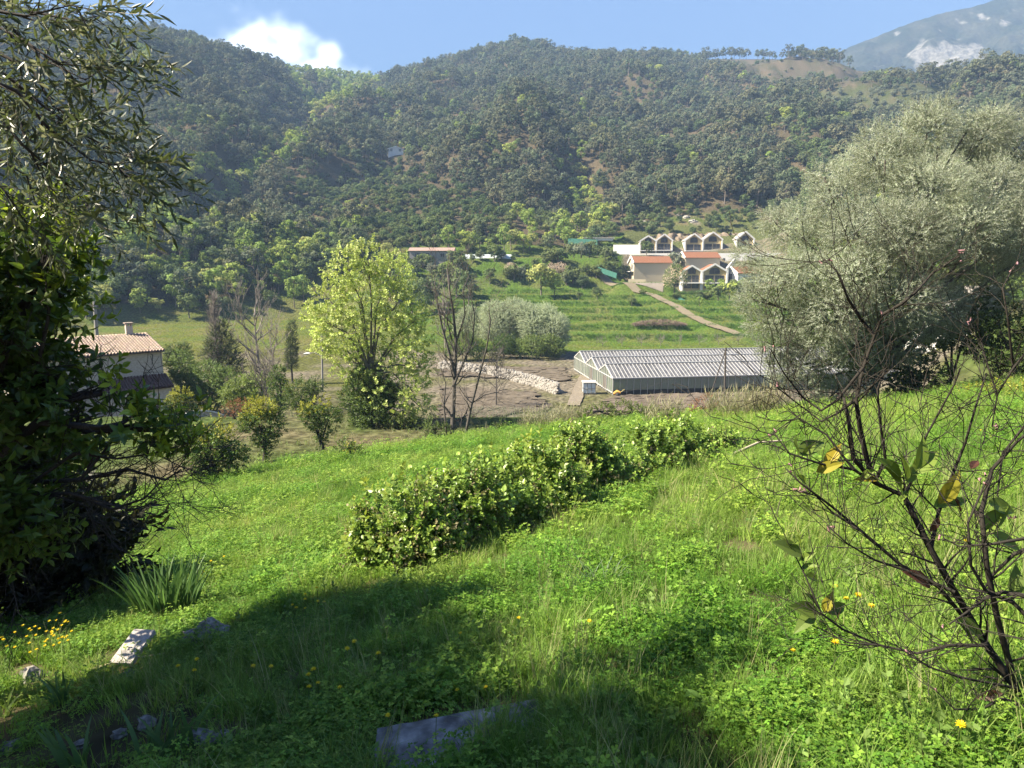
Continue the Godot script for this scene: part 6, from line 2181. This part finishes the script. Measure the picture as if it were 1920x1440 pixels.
	for e in [[[1990, 1420], [1905, 1290], [1850, 1210], [1790, 1110], [1745, 1030], [1695, 930], [1640, 905], [1600, 860], [1590, 780], [1582, 745], 2.4, 0.017],
		[[1640, 905], [1625, 860], [1612, 800], [1605, 750], [1618, 690], [1640, 630], [1655, 590], 2.45, 0.011], [[1655, 590], [1690, 570], [1720, 545], [1750, 510], [1800, 480], 2.5, 0.007], [[1640, 630], [1615, 600], [1590, 560], [1570, 510], [1545, 485], 2.5, 0.007], [[1618, 690], [1570, 750], [1540, 770], [1505, 745], [1470, 700], [1445, 655], 2.4, 0.006], [[1605, 750], [1570, 775], [1540, 790], [1500, 760], [1455, 725], 2.4, 0.005],
		[[1640, 905], [1660, 860], [1650, 790], [1645, 730], [1660, 690], 2.5, 0.007], [[1640, 905], [1600, 880], [1540, 870], [1480, 850], [1450, 810], 2.35, 0.007], [[1600, 880], [1550, 815], [1500, 785], [1460, 790], 2.35, 0.005], [[1745, 1030], [1760, 960], [1790, 880], [1810, 830], [1830, 760], [1850, 700], 2.5, 0.008],
		[[1905, 1290], [1870, 1160], [1850, 1060], [1840, 960], [1860, 880], [1905, 830], [1940, 800], 2.3, 0.012], [[1990, 1220], [1900, 1130], [1850, 1110], [1820, 1060], [1815, 980], [1850, 900], 2.2, 0.009], [[1850, 1210], [1760, 1100], [1690, 1060], [1620, 1000], [1560, 950], [1500, 905], [1475, 880], 2.4, 0.009],
		[[1620, 1000], [1560, 960], [1530, 930], [1500, 920], 2.4, 0.005], [[1790, 1110], [1700, 1070], [1640, 1050], [1590, 1020], [1550, 985], 2.3, 0.006], [[1850, 1210], [1780, 1210], [1720, 1225], [1650, 1210], [1580, 1180], [1540, 1150], [1510, 1080], [1490, 1040], 2.3, 0.007], [[1650, 1210], [1590, 1205], [1540, 1180], 2.3, 0.004], [[1905, 1290], [1800, 1270], [1740, 1250], [1700, 1225], 2.2, 0.005],
		[[1960, 1340], [1880, 1310], [1840, 1330], [1790, 1330], [1750, 1290], 2.2, 0.007], [[1940, 1120], [1880, 1110], [1850, 1120], [1810, 1150], [1780, 1170], 2.2, 0.008], [[1990, 760], [1920, 800], [1880, 850], [1870, 930], [1900, 960], 2.6, 0.007], [[1980, 600], [1940, 640], [1900, 690], [1870, 740], [1860, 800], 2.7, 0.006], [[1870, 740], [1850, 680], [1840, 640], [1830, 600], 2.7, 0.004], [[1900, 690], [1890, 600], [1880, 540], [1900, 500], 2.7, 0.005],
		[[1695, 930], [1720, 880], [1735, 820], [1790, 720], [1800, 690], 2.4, 0.006], [[1760, 960], [1730, 930], [1700, 900], [1690, 860], 2.45, 0.004], [[1920, 1010], [1860, 1020], [1800, 1025], [1770, 1010], 2.2, 0.006], [[1990, 1000], [1900, 1040], [1860, 1080], [1830, 1130], 2.3, 0.009]]:
		var n: int = e.size() - 2
		var pts := []
		var rs := []
		for i in n:
			pts.append(P(e[i][0], e[i][1], e[-2] + 0.05 * sin(i * 1.7 + e[0][0])) - base)
			rs.append(maxf(e[-1] * (1.0 - 0.7 * i / (n - 1)), 0.0022))
		lb.tube(pts, rs, 6)
		tips.append(pts[-1])
		for i in range(1, n):
			for k in 3:
				var p: Vector3 = pts[i - 1].lerp(pts[i], rnd(0, 1))
				grow(lb, p, (pts[i] - pts[i - 1]).normalized() + rdir() * 1.0, rnd(0.07, 0.24), maxf(rs[i] * 0.45, 0.0018), 2 if rnd(0, 1) < 0.4 else 1, 2, 0.15, 0.5, 4, 0.0013)
	# hidden stem from the ground to the branches
	var sb := MB.new()
	sb.tube([Vector3(0, -0.1, 0), (P(1990, 1420, 2.4) - base) * 0.5 + Vector3(0.03, 0, 0), P(1990, 1420, 2.4) - base], [0.035, 0.03, 0.018], 8)
	part(o, "trunk", sb.commit(), M.twig)
	part(o, "branches", lb.commit(), M.twig)
	var big := [Color(0.15, 0.22, 0.035), Color(0.17, 0.24, 0.04), Color(0.13, 0.19, 0.04)]
	var yellow := [Color(0.36, 0.29, 0.03), Color(0.28, 0.26, 0.03)]
	# single leaves: where they sit, which way they point (both in pixels), how far, and their tone
	for e in [[1500, 850, 1490, 820, 0], [1505, 855, 1530, 830, 0], [1495, 855, 1555, 815, 0], [1548, 880, 1575, 830, 1], [1530, 885, 1580, 865, 1], [1690, 900, 1650, 840, 0], [1700, 900, 1690, 830, 0], [1710, 890, 1790, 815, 0], [1720, 880, 1740, 820, 0], [1700, 905, 1720, 870, 0], [1690, 920, 1670, 870, 0], [1650, 900, 1600, 895, 1], [1640, 880, 1610, 900, 0], [1750, 950, 1830, 930, 0], [1760, 945, 1810, 880, 1], [1700, 920, 1690, 940, 0], [1510, 905, 1500, 890, 0], [1820, 880, 1835, 860, 2],
		[1505, 1040, 1420, 1000, 0], [1490, 1030, 1460, 1000, 0], [1485, 1020, 1510, 1000, 0], [1500, 1050, 1530, 1035, 0], [1500, 1065, 1535, 1060, 0], [1510, 1080, 1540, 1085, 0], [1500, 1025, 1500, 1003, 0], [1540, 1145, 1510, 1110, 0], [1535, 1150, 1480, 1135, 0], [1530, 1150, 1490, 1180, 0], [1545, 1150, 1560, 1110, 1], [1550, 1150, 1590, 1130, 0], [1565, 1165, 1580, 1140, 2], [1525, 1155, 1500, 1150, 0],
		[1800, 1170, 1860, 1240, 0], [1795, 1160, 1850, 1200, 0], [1900, 1120, 1910, 1060, 0], [1880, 1300, 1830, 1310, 2], [1880, 1320, 1860, 1350, 1], [1800, 1380, 1830, 1440, 1], [1790, 1370, 1810, 1430, 1], [1840, 1000, 1900, 940, 0], [1850, 940, 1910, 960, 0], [1745, 1100, 1700, 1060, 2], [1800, 960, 1790, 930, 2], [1830, 970, 1850, 930, 0], [1860, 1000, 1920, 1030, 0], [1760, 970, 1745, 1000, 2]]:
		var a := P(e[0], e[1], 2.35) - base
		var b := P(e[2], e[3], 2.35 + rnd(-0.05, 0.05)) - base
		var c: Color = [big[rng.randi() % 3], yellow[rng.randi() % 2], Color(0.10, 0.045, 0.03)][e[4]]
		var mb := MB.new()
		mb.col = c
		var ln := clampf(a.distance_to(b), 0.05, 0.14)
		mb.leaf(a, b - a, Vector3(rnd(-0.6, 0.6), 0.8, rnd(0.2, 1.0)), ln, ln * 0.44, rnd(0.1, 0.3), rnd(0.05, 0.3), 5)
		mb.col = Color(0.08, 0.09, 0.03)
		mb.tube([a - (b - a) * 0.12, a], [0.0014, 0.0012], 4)
		part(o, "leaf", mb.commit(), M.leaf)
	for i in 46:
		var bud := MB.new()
		var p: Vector3 = tips[rng.randi() % tips.size()] + rdir() * 0.02
		bud.tube([p, p + rdir() * 0.008, p + rdir() * 0.014], [0.002, 0.004, 0.0015], 6)
		part(o, "bud", bud.commit(), M.bud)

# crown of the near olive: x, height, forward, radius in metres
const OLIVE_BLOBS := [[-5.9, 2.3, 5.2, 0.7], [-5.6, 2.3, 4.4, 0.9], [-6.4, 2.2, 4.0, 0.8], [-5.0, 2.8, 3.6, 0.8], [-5.2, 2.9, 2.6, 1.0], [-6.2, 2.8, 2.8, 1.0], [-4.4, 3.3, 1.9, 0.8], [-4.4, 4.0, 1.7, 0.6]]
